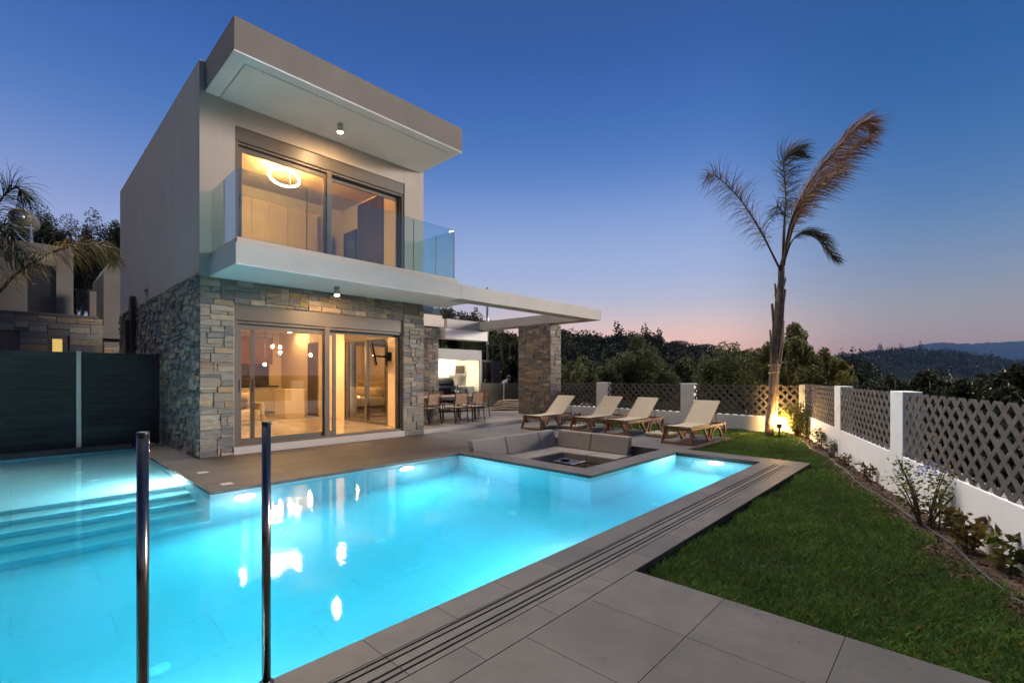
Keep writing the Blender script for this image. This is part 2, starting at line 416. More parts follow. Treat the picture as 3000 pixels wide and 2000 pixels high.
# pool lights: recessed wall lamps
def pool_light(x, y, z, axis, lab):
    rt = empty('pool_light', (x, y, z), 0, lab, 'pool light', 'lit lamps in the pool walls')
    M = {'-y': Matrix.Rotation(R(90), 3, 'X'), '-x': Matrix.Rotation(R(-90), 3, 'Y'), '+y': Matrix.Rotation(R(-90), 3, 'X')}[axis]
    b = MB(); b.lathe([(.155, 0), (.155, .012), (.135, .02), (.13, .012)], (x, y, z), 24, M); b.build('rim', 'steel', rt, True)
    b = MB(); b.lathe([(.128, .010), (.12, .026), (.07, .04), (.01, .044)], (x, y, z), 24, M); b.build('lens', 'pool_lens', rt, True); return rt
pool_light(2.17, 7.0, -.42, '-y', 'bright pool light in the wall below the deck corner near the steps')
pool_light(4.75, 7.0, -.42, '-y', 'bright pool light in the wall below the deck between glass doors and sunken sofa')
pool_light(8.92, 3.22, -.42, '-x', 'bright pool light in the far short end wall beside the lawn')
pool_light(1.76, 8.62, -.22, '-x', 'pool light at the head of the submerged steps, washing the shallow shelf white').children[1].data.materials[0] = MATS['step_lens']
for x in (.6, 3.6): pool_light(x, 2.46, -.5, '+y', 'lit pool light hidden in the near wall below the grooved coping')
inlet(.75, 10.6, -.42, lab='round inlet cap on the shallow shelf, farther from the steps')
inlet(.86, 9.7, -.42, lab='round inlet cap on the shallow shelf, nearer the steps')
for x, y, l in ((.75, 4.3, 'round inlet cap on the pool floor behind the thicker steel post'), (3.1, 5.1, 'round inlet cap on the pool floor in the middle of the large basin'), (4.9, 4.6, 'round inlet cap on the pool floor near the corner of the sofa pit'), (6.6, 3.3, 'round inlet cap on the floor of the narrow arm below the sofa pit'), (8.1, 3.3, 'round inlet cap on the floor of the narrow arm near its end wall')):
    inlet(x, y, ZB, lab=l)
for x, y, l in ((2.03, 8.46, 'small square lid in the deck nearer the stone corner'), (2.05, 7.34, 'small square lid in the deck nearer the pool corner')):
    b = MB(); b.box(x-.07, x+.07, y-.07, y+.07, .001, .005); tag(b.build('deck_lid', 'plinth', bevel=.001), l, 'lid', 'square lids in the pool deck')

# sunken pit
p = MB(); p.box(6.30, 6.36, 4.3, 7.18, -.62, -.045); p.box(9.04, 9.1, 4.3, 7.18, -.62, -.045); p.box(6.36, 9.04, 4.3, 4.36, -.62, -.045); p.box(6.36, 9.04, 7.12, 7.18, -.62, -.045)
p.box(6.36, 9.04, 4.36, 7.12, -.62, -.55)
tag(p.build('sofa_pit', 'tile', attr=True), kind='structure')

# ground, soil, lawn
def wall_y(x): return .567+.37*(x-8.0)          # inner face line of the right boundary wall
LZ = -.085
g = MB(); g.quad((-9000, -9000, -1.75), (9000, -9000, -1.75), (9000, 9000, -1.75), (-9000, 9000, -1.75)); tag(g.build('ground', 'earth'), kind='structure')
g = MB()
def plate(poly, z, z0=-1.8): n = len(poly); g.add([(x, y, z) for x, y in poly]+[(x, y, z0) for x, y in poly], [tuple(range(n))]+[(i, i+n, (i+1) % n+n, (i+1) % n) for i in range(n)])
plate([(3.29, -3), (14.5, -3), (14.5, 9.9), (11.95, 9.9), (11.95, 3.98), (9.39, 3.98), (9.39, 1.8), (3.29, 1.8)], LZ-.01)
tag(g.build('lawn_bed', 'turf'), kind='structure')
g = MB(); plate([(2.33, 12.95), (-30, 12.95), (-30, 60), (60, 60), (60, -20), (14.5, -20), (14.5, 20), (2.33, 20)], -.4)
tag(g.build('terrain', 'earth'), kind='structure')

def bed_y(x): return wall_y(x)+.38+.05*math.sin(x*2.3)+.035*math.sin(x*5.1)
def bump(x, y): return .02*np.sin(x*3.1+1)*np.sin(y*4.3)+.012*np.sin(x*9.7+y*6)
# soil bed
nx, ny = 130, 12; V = []; Fq = []
for i in range(nx+1):
    x = 3.5+i*(14.3-3.5)/nx
    for j in range(ny+1):
        y = wall_y(x)-.05 + j/ny*(bed_y(x)-wall_y(x)+.25)
        V.append((x, y, LZ+.03*math.sin(PI*j/ny)+random.uniform(-.02, .02)-.005))
for i in range(nx):
    for j in range(ny): a = i*(ny+1)+j; Fq.append((a, a+ny+1, a+ny+2, a+1))
tag(npmesh('soil_bed', np.array(V), np.array(Fq), np.ones((len(Fq), 3)), 'soil', None, True), kind='structure')
# grass blades
N = 760000; xs = 3.2+11.2*rng.random(N)**1.5; ys = -2.5+12.4*rng.random(N)**1.15
by = np.vectorize(bed_y)(xs)
keep = (ys > by-.03+rng.normal(size=N)*.05) & (ys < 9.8) & ~((xs < 9.40) & (ys > 1.785)) & ~((xs < 11.97) & (ys > 3.965)) & (xs > 3.285)
xs, ys = xs[keep], ys[keep]; n = len(xs)
clump = .65+.35*np.sin(xs*2.1+np.sin(ys*3.3)*1.4)*np.sin(ys*2.7+1.2)+.22*np.sin(xs*7.3+ys*3.1)*np.sin(ys*8.1)
hh = (.026+.045*rng.random(n)**1.6)*(.75+.45*np.clip(clump, .2, 1.2)); dist = np.hypot(xs, ys)
wd = .0020+.00055*dist
az = rng.random(n)*2*PI; ln = .2+.7*rng.random(n)
dx, dy = np.cos(az), np.sin(az); zb = LZ+bump(xs, ys)-.004
B = np.stack([xs, ys, zb], 1); D = np.stack([dx*ln, dy*ln, np.zeros(n)], 1); W = np.stack([-dy, dx, np.zeros(n)], 1)*wd[:, None]*.5
mid = B+D*hh[:, None]*.35+np.stack([0*xs, 0*xs, hh*.62], 1); tip = B+D*hh[:, None]+np.stack([0*xs, 0*xs, hh*.95], 1)
V = np.stack([B-W, B+W, mid+W*.8, tip, mid-W*.8], 1).reshape(-1, 3)
k = (.62+.75*np.clip(clump, 0, 1.2))*(.6+.8*rng.random(n)); yl = rng.random(n)**3
dryb = rng.random(n) < .05
gc = np.stack([(.092+.12*yl)*k, (.190+.05*yl)*k, (.052)*k*np.ones(n)], 1)
gc[dryb] = np.array([.26, .20, .09])*(.6+.6*rng.random((dryb.sum(), 1)))
tag(npmesh('lawn', V, np.arange(5*n).reshape(n, 5), gc, 'grass_blade'), 'short green lawn grass between the pool coping and the boundary wall', 'grass', kind='stuff')
# specks and dry clippings on the paving by the lawn
n_ = 150; xs = 3.29-np.abs(rng.normal(size=n_))*.35; ys = -1.+2.9*rng.random(n_); xs2 = 3.4+5.8*rng.random(n_); ys2 = 1.80+.15*np.abs(rng.normal(size=n_))
C = np.concatenate([np.stack([xs, ys, .003+0*xs], 1), np.stack([xs2, ys2, .003+0*xs2], 1)])
V, Fq = leaves(C, .012+.025*rng.random(2*n_)**2, .004+.006*rng.random(2*n_), 0., dirs=np.stack([rng.normal(size=2*n_), rng.normal(size=2*n_), .02*rng.normal(size=2*n_)], 1))
V[:, 2] = .0015+np.abs(V[:, 2]-.003)*.2
tag(npmesh('grass_clippings', V, Fq, np.array([[.07, .06, .03]])*(.4+rng.random((2*n_, 1))), 'dry_leaf'), 'dry grass clippings and specks strewn on the paving beside the lawn', 'clippings', kind='stuff')
# soil litter
N = 2600; xs = 4+10.2*rng.random(N)**1.4; yy = np.array([random.uniform(wall_y(x)+.02, bed_y(x)+.12) for x in xs])
C = np.stack([xs, yy, LZ+.028+.012*rng.random(N)], 1)
V, Fq = leaves(C, .02+.04*rng.random(N), .012+.02*rng.random(N), 0., dirs=np.stack([rng.normal(size=N), rng.normal(size=N), .15*rng.normal(size=N)], 1))
k = (.5+rng.random(N))[:, None]; tag(npmesh('fallen_leaves', V, Fq, np.array([[.085, .05, .03]])*k, 'dry_leaf'), 'dry brown leaves and mulch on the soil bed along the white wall', 'mulch', kind='stuff')
#@@SETTING_END

# ================================================================== VILLA
villa = empty('villa', (XL, YF, 0), 0, 'two storey modern villa with stone ground floor, beige upper floor and jutting flat roof', 'house')
FZ = .14                                        # ground floor level
# --- stone ground floor
s = MB()
X0d, X1d, Zd = 2.90, 6.64, 2.85                 # ground floor opening
stones(s, (XL, YF, 0), (1, 0, 0), (0, 0, 1), (0, -1, 0), XR-XL, 3.30, holes=[(X0d-XL, X1d-XL, -1, Zd)], seed=3, warm=.07)
stones(s, (XL, YE, -.35), (0, -1, 0), (0, 0, 1), (-1, 0, 0), YE-YF, 3.70, seed=5, warm=.10, prot=(.008, .05))
st = s.build('stone_cladding', 'stone', villa, attr=True)
b = MB()                                        # masonry behind the stones
b.box(XL+.004, X0d, YF+.004, YF+.30, -.1, 3.30); b.box(X1d, XR, YF+.004, YF+.30, -.1, 3.30); b.box(X0d, X1d, YF+.004, YF+.30, Zd, 3.30)
b.box(XL+.004, XL+.27, YF+.30, YE, -.4, 3.34)
b.build('masonry', 'mortar', villa)
# --- upper storey
UZ0, UZ1 = 5.97, 6.22
u = MB(); T = .28
ux0, ux1, uz0, uz1 = 2.91, 6.68, 3.70, 6.23     # upper opening
u.box(XL, ux0, YF, YF+T, 3.30, 6.65); u.box(ux1, XR, YF, YF+T, 3.30, 6.65); u.box(ux0, ux1, YF, YF+T, uz1, 6.65); u.box(ux0, ux1, YF, YF+T, 3.30, uz0-.05)
u.box(XL, XL+T, YF+T, YE, 3.345, 7.2); u.box(XR-T, XR, YF+T, YE, 3.345, 7.2); u.box(XL+T, XR-T, YE-T, YE, -.3, 7.2)
u.box(XL, XL+.085, YF, YF+T, 6.65, 7.2)
u.box(XR-.085, XR, YF, YF+T, 6.65, 7.2)
u.build('upper_wall', 'plaster', villa, bevel=.006)
# --- roof canopy
RX0, RX1, RY0 = 2.42, 7.165, 8.32
r = MB(); r.box(RX0, RX1, RY0, YF+T, 6.665, 7.2); r.box(XL+T, XR-T, YF+T, YE-T, 6.62, 6.95)
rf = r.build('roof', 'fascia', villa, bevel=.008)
r = MB()
i0, i1, j0 = RX0+.24, RX1-.24, RY0+.24
for a in ((RX0+.004, RX1-.004, RY0+.004, j0-.012), (RX0+.004, i0-.012, j0-.012, YF-.002), (i1+.012, RX1-.004, j0-.012, YF-.002)): r.box(a[0], a[1], a[2], a[3], 6.645, 6.664)
r.box(i0, i1, j0, YF-.002, 6.635, 6.664)
r.build('soffit', 'white_plaster', rf)
# --- balcony
BX0, BY0 = 2.48, 8.44
b = MB(); b.box(BX0, XR, BY0, YF, 3.31, 3.65)
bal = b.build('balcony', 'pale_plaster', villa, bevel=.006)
b = MB(); b.box(BX0+.004, XR+.6, BY0+.004, YF-.01, 3.298, 3.309); b.build('balcony_soffit', 'white_plaster', bal)
b = MB(); b.box(BX0+.03, 7.15, BY0+.03, BY0+.12, 3.65, 3.745); b.box(BX0+.03, BX0+.12, BY0+.12, YF-.003, 3.65, 3.745); b.box(7.06, 7.15, BY0+.12, YF-.003, 3.65, 3.745)
b.box(BX0+.13, 7.05, BY0+.13, YF-.003, 3.652, 3.66)
b.build('balcony_curb', 'trim', bal, bevel=.004)
xs_ = [2.545, 3.66, 4.80, 5.955, 7.10]
def panel(p0, p1, z0, z1, parent, name='glass_panel', m='balcony_glass', th=.014):
    a = Vector((*p0, 0)); c = Vector((*p1, 0)); n_ = Vector((-(c-a).y, (c-a).x, 0)).normalized()*th
    b = MB(); b.prism([(a.x, a.y, z0), (c.x, c.y, z0), (c.x, c.y, z1), (a.x, a.y, z1)], n_)
    return b.build(name, m, parent)
def edge(p, z0, z1, parent):
    b = MB(); b.box(p[0]-.005, p[0]+.005, p[1]-.010, p[1]+.010, z0, z1); return b.build('panel_joint', 'frame_metal', parent)
for i in range(4): panel((xs_[i]+.006, BY0+.07), (xs_[i+1]-.006, BY0+.07), 3.745, 4.88, bal)
for xq in (2.537, 7.092): 
    panel((xq, BY0+.09), (xq, BY0+.76), 3.745, 4.88, bal); panel((xq, BY0+.77), (xq, YF-.004), 3.745, 4.88, bal)
for x in xs_[1:4]: edge((x, BY0+.077), 3.745, 4.85, bal)
for x in (2.53, 7.085):
    for y in (BY0+.08, BY0+.765): edge((x, y), 3.745, 4.88, bal)
# --- pergola beams and pillar
BXE = 13.24
b = MB(); b.box(XR+.002, BXE, BY0+.001, 8.89, 3.29, 3.63); b.box(12.67, BXE-.002, 8.89, 13.7, 3.285, 3.60); b.box(11.06, 12.67, 13.7, 14.1, 3.25, 3.6); 
b.build('pergola_beam', 'pale_plaster', villa, bevel=.006)
b = MB(); b.box(10.95, 13.1, 13.66, 14.2, 2.86, 3.23); b.build('rear_beam', 'white_plaster', villa, bevel=.006)
s = MB(); PXa, PXb, PYa, PYb = 12.67, 13.27, 10.13, 11.58
stones(s, (PXa, PYb, .0), (0, -1, 0), (0, 0, 1), (-1, 0, 0), PYb-PYa, 3.26, seed=11, warm=.14); stones(s, (PXa, PYa, .0), (1, 0, 0), (0, 0, 1), (0, -1, 0), PXb-PXa, 3.26, seed=12, warm=.07)
stones(s, (PXb, PYa, .0), (0, 1, 0), (0, 0, 1), (1, 0, 0), PYb-PYa, 3.26, seed=13); stones(s, (PXb, PYb, .0), (-1, 0, 0), (0, 0, 1), (0, 1, 0), PXb-PXa, 3.26, seed=14)
pl = s.build('stone_pillar', 'stone', villa, attr=True)
b = MB(); b.box(PXa+.004, PXb-.004, PYa+.004, PYb-.004, 0, 3.27); b.build('pillar_core', 'mortar', pl)
# --- plinth at the doors
b = MB(); b.box(X0d-.02, X1d+.02, YF-.035, YF+.30, -.08, FZ); b.build('door_plinth', 'plinth', villa, bevel=.004)

def slider(kind, x0, x1, z0, z1, box_h, mid, y, sashes):
    """sliding door: shutter box, outer frame, two tracks; everything child of the villa"""
    o = MB(); fw = .06
    o.box(x0, x0+fw, y, y+.17, z0, z1); o.box(x1-fw, x1, y, y+.17, z0, z1); o.box(x0+fw, x1-fw, y, y+.17, z0, z0+.05)
    o.box(x0+fw, x1-fw, y+.10, y+.16, z1-box_h-.12, z1-box_h)
    o.box(mid-.055, mid+.055, y-.004, y+.12, z0+.05, z1-box_h)
    o.box(x0+fw, x1-fw, y+.006, y+.03, z1-box_h-.055, z1-box_h-.01); 
    root = o.build(kind, 'frame_metal', villa, bevel=.004)
    b = MB(); b.box(x0+.004, x1-.004, y-.012, y+.20, z1-box_h, z1-.004); b.box(x0+.004, x1-.004, y-.018, y-.012, z1-box_h+.012, z1-box_h+.03); b.build('shutter_box', 'frame_metal', root, bevel=.004)
    for xx in (x0+.22, mid-.2, mid+.2, x1-.14): b = MB(); b.lathe([(.014, -.01), (.014, 0)], (xx, y+.002, z1-box_h-.03), 12, Matrix.Rotation(R(90), 3, 'X')); b.build('guide_stop', 'black_plastic', root)
    b = MB(); b.box(x0+fw, x1-fw, y+.031, y+.05, z1-box_h-.075, z1-box_h-.05); b.box(x1-fw-.05, x1-fw-.035, y+.03, y+.16, z0+.05, z1-box_h-.1); b.box(x1-fw-.025, x1-fw-.012, y+.03, y+.16, z0+.05, z1-box_h-.1); b.build('track_seal', 'black_gap', root)
    zt = z1-box_h-.075; zb = z0+.05
    for (a, c, yy) in sashes:
        q = MB(); sw = .075; yb = yy+.045
        q.box(a, a+sw, yy, yb, zb, zt); q.box(c-sw, c, yy, yb, zb, zt); q.box(a+sw, c-sw, yy, yb, zb, zb+.09); q.box(a+sw, c-sw, yy, yb, zt-.09, zt)
        sash = q.build('sash', 'frame_metal', root, bevel=.003)
        q = MB(); q.box(a+sw-.004, c-sw+.004, yy+.016, yy+.028, zb+.086, zt-.086); q.build('pane', 'door_glass', sash)
        q = MB(); q.box(a+.028, a+.048, yy-.004, yy, zb+.98, zb+1.22); q.build('pull', 'chrome', sash)
    return root
slider('sliding_door', X0d, X1d, FZ, Zd, .30, 4.72, YF+.03, [(2.965, 4.72, YF+.075), (3.22, 4.97, YF+.125)])
slider('balcony_door', ux0, ux1, uz0, uz1, .27, 4.77, YF+.03, [(2.975, 4.74, YF+.075), (4.80, 6.60, YF+.125)])

# --- interior shell
CZ = 3.0
b = MB(); b.box(XL+.27, XR-.25, YF+.17, 18.6, .02, FZ-.004); b.build('room_floor', 'marble_floor', villa)
b = MB(); b.box(XL+.27, XR-.1, YF+.301, 18.6, CZ, 3.28); b.build('room_ceiling', 'interior_ceiling', villa)
b = MB(); SX = 7.0
b.box(XL+.271, XL+.33, YF+.301, 18.55, FZ, CZ-.002); b.box(XL+.33, SX, 18.55, 18.62, FZ, CZ-.002)
b.box(SX, XR-.02, YF+.301, 11.2, FZ, CZ-.002); b.box(SX, XR-.02, 13.62, 18.6, FZ, CZ-.002); b.box(SX, XR-.02, 11.2, 13.62, 2.86, CZ-.002)
b.build('room_wall', 'interior_wall', villa)
# sliding door in the side wall of the living room
o = MB(); yy0, yy1, zt = 11.2, 13.62, 2.56
o.box(SX-.01, SX+.16, yy0, yy0+.06, FZ, zt); o.box(SX-.01, SX+.16, yy1-.06, yy1, FZ, zt); o.box(SX-.01, SX+.16, yy0+.06, yy1-.06, FZ, FZ+.07); o.box(SX-.01, SX+.16, yy0+.06, yy1-.06, zt-.07, zt); o.box(SX-.014, SX+.16, yy0, yy1, zt, 2.858)
o.box(SX+.0, SX+.10, 12.32, 12.43, FZ+.07, zt-.07); o.box(SX+.02, SX+.10, yy1-.15, yy1-.06, FZ+.07, zt-.07)
sd = o.build('side_door', 'frame_metal', villa, bevel=.004)
o = MB(); o.box(SX+.05, SX+.06, yy0+.06, 12.32, FZ+.07, zt-.07); o.box(SX+.065, SX+.075, 12.43, yy1-.15, FZ+.07, zt-.07); o.build('pane', 'door_glass', sd)
o = MB(); o.bar((SX-.05, 13.50, 1.0), (SX-.05, 13.50, 1.32), .02, .02); o.bar((SX-.05, 13.50, 1.05), (SX, 13.50, 1.05), .015, .015); o.build('handle', 'chrome', sd)
# upper room
b = MB(); UF = 3.70; UC = 6.5
b.box(XL+T, XR-T, YF+T, 13.7, 3.36, UF); b.build('upper_floor', 'marble_floor', villa)
b = MB(); b.box(XL+T, XR-T, YF+T, 13.7, UC, 6.6); b.build('upper_ceiling', 'interior_ceiling', villa)
b = MB(); b.box(XL+T, XR-T, 13.62, 13.7, UF, UC-.002); b.box(XL+T-.001, XL+T+.03, YF+T+.001, 13.62, UF, UC-.002); b.box(XR-T-.03, XR-T+.001, YF+T+.001, 13.62, UF, UC-.002); b.box(XL+T+.03, ux0, YF+T+.001, YF+T+.02, UF, UC-.002); b.box(ux0, ux1, YF+T+.001, YF+T+.02, uz1+.02, UC-.002)
b.build('upper_room_wall', 'interior_wall', villa)
# --- rear wing with bedroom
wy = 13.8
wing = MB(); wing.box(9.80, 10.74, wy+.02, wy+.28, 0, 3.24); wing.box(XR, 7.42, wy+.02, wy+.28, 0, 3.24); wing.box(7.42, 9.80, wy+.02, wy+.28, 2.75, 3.24); wing.box(10.5, 10.74, wy+.28, 20, 0, 3.24); wing.box(XR, 10.5, 19.8, 20, 0, 3.24)
wg = wing.build('rear_wing', 'mortar', villa)
s = MB(); stones(s, (9.80, wy+.02, .1), (1, 0, 0), (0, 0, 1), (0, -1, 0), .95, 3.14, seed=21); stones(s, (7.40, wy+.02, 2.76), (1, 0, 0), (0, 0, 1), (0, -1, 0), 2.4, .48, seed=22); stones(s, (10.745, wy+.02, .1), (0, 1, 0), (0, 0, 1), (1, 0, 0), 6, 3.14, seed=23)
s.build('wing_stone', 'stone', wg, attr=True)
b = MB(); b.box(XR, 10.88, wy-.15, 20.1, 3.25, 3.56); b.box(XR, 10.84, wy-.10, wy+.02, 3.56, 3.68); b.box(10.72, 10.84, wy+.02, 20.0, 3.56, 3.68); b.build('wing_roof', 'trim', wg, bevel=.006)
panel((XR+.01, wy-.05), (10.77, wy-.05), 3.68, 4.55, wg); panel((10.78, wy-.03), (10.78, 19.9), 3.68, 4.55, wg)
b = MB(); b.box(7.42, 7.50, wy+.03, wy+.18, .12, 2.75); b.box(9.70, 9.80, wy+.03, wy+.18, .12, 2.75); b.box(7.50, 9.70, wy+.03, wy+.18, 2.45, 2.75); b.box(7.5, 9.7, wy+.03, wy+.18, .12, .2); b.box(8.58, 8.68, wy+.03, wy+.12, .2, 2.45)
b.build('wing_door', 'frame_metal', wg, bevel=.003)
b = MB(); b.box(9.80, 9.86, wy-.03, wy+.02, .12, 2.76); b.build('door_casing', 'teak', wg)
b = MB(); b.box(7.5, 9.7, wy+.10, wy+.112, .2, 2.45); b.build('wing_pane', 'door_glass', wg)
b = MB(); b.box(XR+.05, 10.49, 18.2, 18.25, .14, 3.2); b.box(XR+.01, XR+.05, wy+.29, 18.2, .14, 3.2); b.box(10.44, 10.49, wy+.29, 18.2, .14, 3.2); b.box(XR+.05, 10.44, wy+.29, 18.2, 3.0, 3.2); b.build('bedroom_wall', 'interior_wall', wg)
b = MB(); b.box(XR+.05, 10.44, wy+.285, 18.2, .121, .139); b.build('bedroom_floor', 'marble_floor', wg)
# vent pipe on the roof edge, downpipe on the side wall
b = MB(); b.tube([(XL+.14, 15.55, 6.6), (XL+.14, 15.55, 7.46)], .05, 12); b.build('vent_pipe', 'dark_metal', villa, True)
b = MB(); b.box(XL-.13, XL-.03, 16.0, 16.35, -.3, 3.62); b.box(XL-.20, XL-.06, 16.36, 16.9, -.3, 3.0); b.build('downpipe_box', 'black_plastic', villa, bevel=.01)
b = MB(); b.box(XL-.05, XL-.002, 14.6, 14.9, 3.62, 3.66); b.build('wall_bracket', 'trim', villa)

# --- fixed lamps (each its own thing)
def can_lamp(x, y, z, lab):
    rt = empty('ceiling_lamp', (x, y, z), 0, lab, 'lamp')
    b = MB(); b.lathe([(.055, 0), (.055, -.17), (.048, -.17), (.046, -.13)], (x, y, z), 24); b.build('housing', 'steel', rt, True)
    b = MB(); b.lathe([(.046, -.150), (.045, -.171), (.02, -.178)], (x, y, z), 20); b.build('bulb', 'can_bulb', rt, True)
can_lamp(4.62, 9.17, 6.634, 'lit silver cylinder lamp under the white roof soffit')
can_lamp(4.55, 9.17, 3.297, 'lit cylinder lamp under the balcony above the glass doors')

# ring lamps
def ring_lamp(rc, zc, rad, tilt, lab, m):
    rt = empty('ring_lamp', rc, 0, lab, 'lamp')
    Mr = Matrix.Rotation(R(tilt), 3, Vector((FW.y, -FW.x, 0)))
    b = MB(); pts = [rc+Mr @ Vector((rad*math.cos(2*PI*i/48), rad*math.sin(2*PI*i/48), 0)) for i in range(49)]
    b.tube(pts, .02, 10, cap=False); b.build('glow_ring', m, rt, True)
    b = MB(); b.tube([rc+Mr @ Vector((.72*rad, .72*rad, .01)), rc+Mr @ Vector((.72*rad, .72*rad, .03))+Vector((0, 0, .06)), (rc.x+.18, rc.y+.18, zc)], .012, 8); b.lathe([(.06, 0), (.06, -.03)], (rc.x+.18, rc.y+.18, zc-.001), 16); b.build('canopy', 'steel', rt)
ring_lamp(Vector((4.48, 11.68, 6.22)), 6.5, .33, -17, 'glowing ring lamp hanging from the upstairs ceiling', 'ring_glow')
ring_lamp(Vector((4.42, 11.55, 2.84)), 3.0, .36, 0, 'glowing ring lamp under the living room ceiling, seen mirrored in the pool', 'ring_low')
# pendants
def pendant(x, y, z, lab, r=.05):
    rt = empty('pendant_lamp', (x, y, CZ), 0, lab, 'lamp', 'pendant lamps in the living room')
    b = MB(); b.tube([(x, y, CZ-.002), (x, y, z+r)], .006, 6); b.lathe([(.05, 0), (.05, -.02)], (x, y, CZ-.001), 16); b.build('cord', 'black_plastic', rt)
    b = MB(); b.lathe([(.015, .04), (.028, .026), (.036, 0), (.028, -.026), (.01, -.036)], (x, y, z), 16); b.build('bulb', 'warm_bulb', rt, True)
for x, y, z, l in ((5.05, 14.0, 2.30, 'lit pendant bulb, left one of the high pair inside the glass doors'), (5.27, 14.05, 2.30, 'lit pendant bulb, right one of the high pair inside the glass doors'), (5.18, 13.8, 2.14, 'lit pendant bulb just below the high pair'), (4.92, 14.2, 1.80, 'lowest bulb, added for a lamp reflection in the glass, in front of the dark kitchen splashback'), (6.13, 14.0, 2.10, 'lit pendant bulb apart from the others, near the dark inner door')):  # the lowest bulb stands in for a reflection in the glass
    pendant(x, y, z, l)
def disc(x, y, z, r, lab, grp='round ceiling spots', m='room_disc', dirn=-1):
    b = MB(); b.lathe([(r, 0), (r, dirn*.006), (.001, dirn*.008)], (x, y, z), 24); return tag(b.build('ceiling_spot', m), lab, 'lamp', grp)
for x, y, l in ((3.6, 12, 'added round ceiling spot brightening the living room, front left'), (5.9, 11.6, 'added round ceiling spot brightening the living room, front right'), (3.6, 16.2, 'added round ceiling spot brightening the living room, rear left'), (6.72, 17.0, 'round recessed ceiling spot close to the beige side wall, washing it'), (6.72, 16.4, 'second recessed ceiling spot close to the beige side wall')): disc(x, y, CZ-.001, .085, l)  # front pair and rear left spot are added to brighten the room
disc(8.4, 15.2, 2.999, .11, 'round recessed ceiling spot of the rear bedroom, near its glass door'); disc(9.2, 17.0, 2.999, .11, 'round recessed ceiling spot of the rear bedroom, above the bed')

# --- furniture seen through the glass
kt = empty('kitchen_unit', (5.6, 18.2, FZ), 0, 'kitchen wall with brown upper cabinets, dark splashback and pale base units', 'kitchen')
b = MB(); b.box(2.7, 6.55, 18.15, 18.54, 1.9, 2.86); b.build('upper_cabinet', 'walnut', kt, bevel=.004)
b = MB(); b.box(2.7, 6.55, 18.5, 18.545, 1.14, 1.9); b.build('splashback', 'backsplash', kt)
b = MB(); b.box(2.7, 6.68, 17.9, 18.54, 1.08, 1.13); b.build('worktop', 'counter', kt)
b = MB()
for i in range(7): b.box(2.72+i*.565, 2.72+i*.565+.56, 17.94, 18.52, FZ+.08, 1.075)
b.build('base_cabinet', 'cabinet', kt, bevel=.003)
ac = empty('armchair', (4.35, 14.2, FZ), 0, 'beige armchair inside the left glass door, in front of the kitchen', 'armchair')
b = MB(); b.box(4.0, 4.7, 13.85, 14.5, FZ+.12, .56); b.build('seat', 'sling', ac, bevel=.05)
b = MB(); b.box(4.02, 4.68, 14.42, 14.6, FZ+.3, 1.02); b.build('backrest', 'sling', ac, bevel=.06)
for x in (3.92, 4.7): b = MB(); b.box(x, x+.1, 13.85, 14.55, FZ+.1, .74); b.build('armrest', 'sling', ac, bevel=.04)
b = MB(); b.box(4.15, 4.5, 14.2, 14.42, .58, .9); b.build('cushion', 'slat_panel', ac, bevel=.07)
ki = empty('kitchen_island', (6.1, 15.6, FZ), 0, 'pale kitchen island block inside the living room', 'island')
b = MB(); b.box(5.85, 6.45, 15.2, 16.0, FZ, 1.02); b.build('body', 'interior_ceiling', ki, bevel=.004)
b = MB(); b.box(5.82, 6.48, 15.17, 16.03, 1.021, 1.06); b.build('worktop', 'interior_ceiling', ki, bevel=.004)
idr = empty('inner_door', (SX, 15.8, FZ), 0, 'dark framed inner door in the beige side wall', 'door')
b = MB(); b.box(SX-.03, SX-.002, 15.4, 15.47, FZ, 2.6); b.box(SX-.03, SX-.002, 16.1, 16.17, FZ, 2.6); b.box(SX-.03, SX-.002, 15.47, 16.1, 2.53, 2.6); b.build('frame', 'frame_metal', idr, bevel=.003)
b = MB(); b.box(SX-.015, SX-.003, 15.47, 16.1, FZ+.01, 2.53); b.build('leaf', 'slat_panel', idr)
tv = empty('wall_television', (6.75, 11.46, 2.04), 0, 'flat black television on a swivel arm inside the right glass door', 'television')
Mt = Matrix.Translation((6.72, 11.46, 2.06)) @ Matrix.Rotation(R(62), 4, 'Z') @ Matrix.Rotation(R(-12), 4, 'X')
b = MB(); b.box(-.50, .50, -.022, .022, -.30, .30, M=Mt); b.build('screen', 'screen', tv, bevel=.006)
b = MB(); b.bar((6.75, 11.42, 2.02), (6.86, 11.25, 2.0), .03, .05); b.bar((6.86, 11.25, 2.0), (6.998, 11.1, 2.0), .03, .05); b.box(6.975, 6.999, 11.02, 11.16, 1.88, 2.12); b.build('arm', 'black_plastic', tv)
bd = empty('bed', (8.5, 16.2, .14), 0, 'bed with warm linen seen through two glass doors', 'bed')
b = MB(); b.box(7.5, 9.3, 15.0, 16.9, .25, .40); b.box(7.6, 9.2, 15.1, 16.8, .14, .25); b.build('bed_base', 'walnut', bd, bevel=.01)
b = MB(); b.box(7.48, 9.32, 14.98, 16.95, .401, .72); b.build('mattress', 'bed_linen', bd, bevel=.06)
b = MB(); b.box(9.30, 9.42, 14.9, 17.0, .14, 1.25); b.build('headboard', 'wardrobe', bd, bevel=.02)
b = MB(); b.box(8.95, 9.28, 15.1, 15.9, .725, 1.05); b.build('pillow', 'bed_linen', bd, bevel=.1)
b = MB(); b.box(8.95, 9.28, 16.0, 16.85, .725, 1.05); b.build('pillow', 'bed_linen', bd, bevel=.1)
wd_ = empty('wardrobe', (4.6, 13.4, UF), 0, 'tall tan wardrobe with dark joints on the upstairs back wall', 'wardrobe')
b = MB(); cu = [2.66, 3.42, 3.86, 4.30, 4.74, 5.21, 5.65, 6.05]
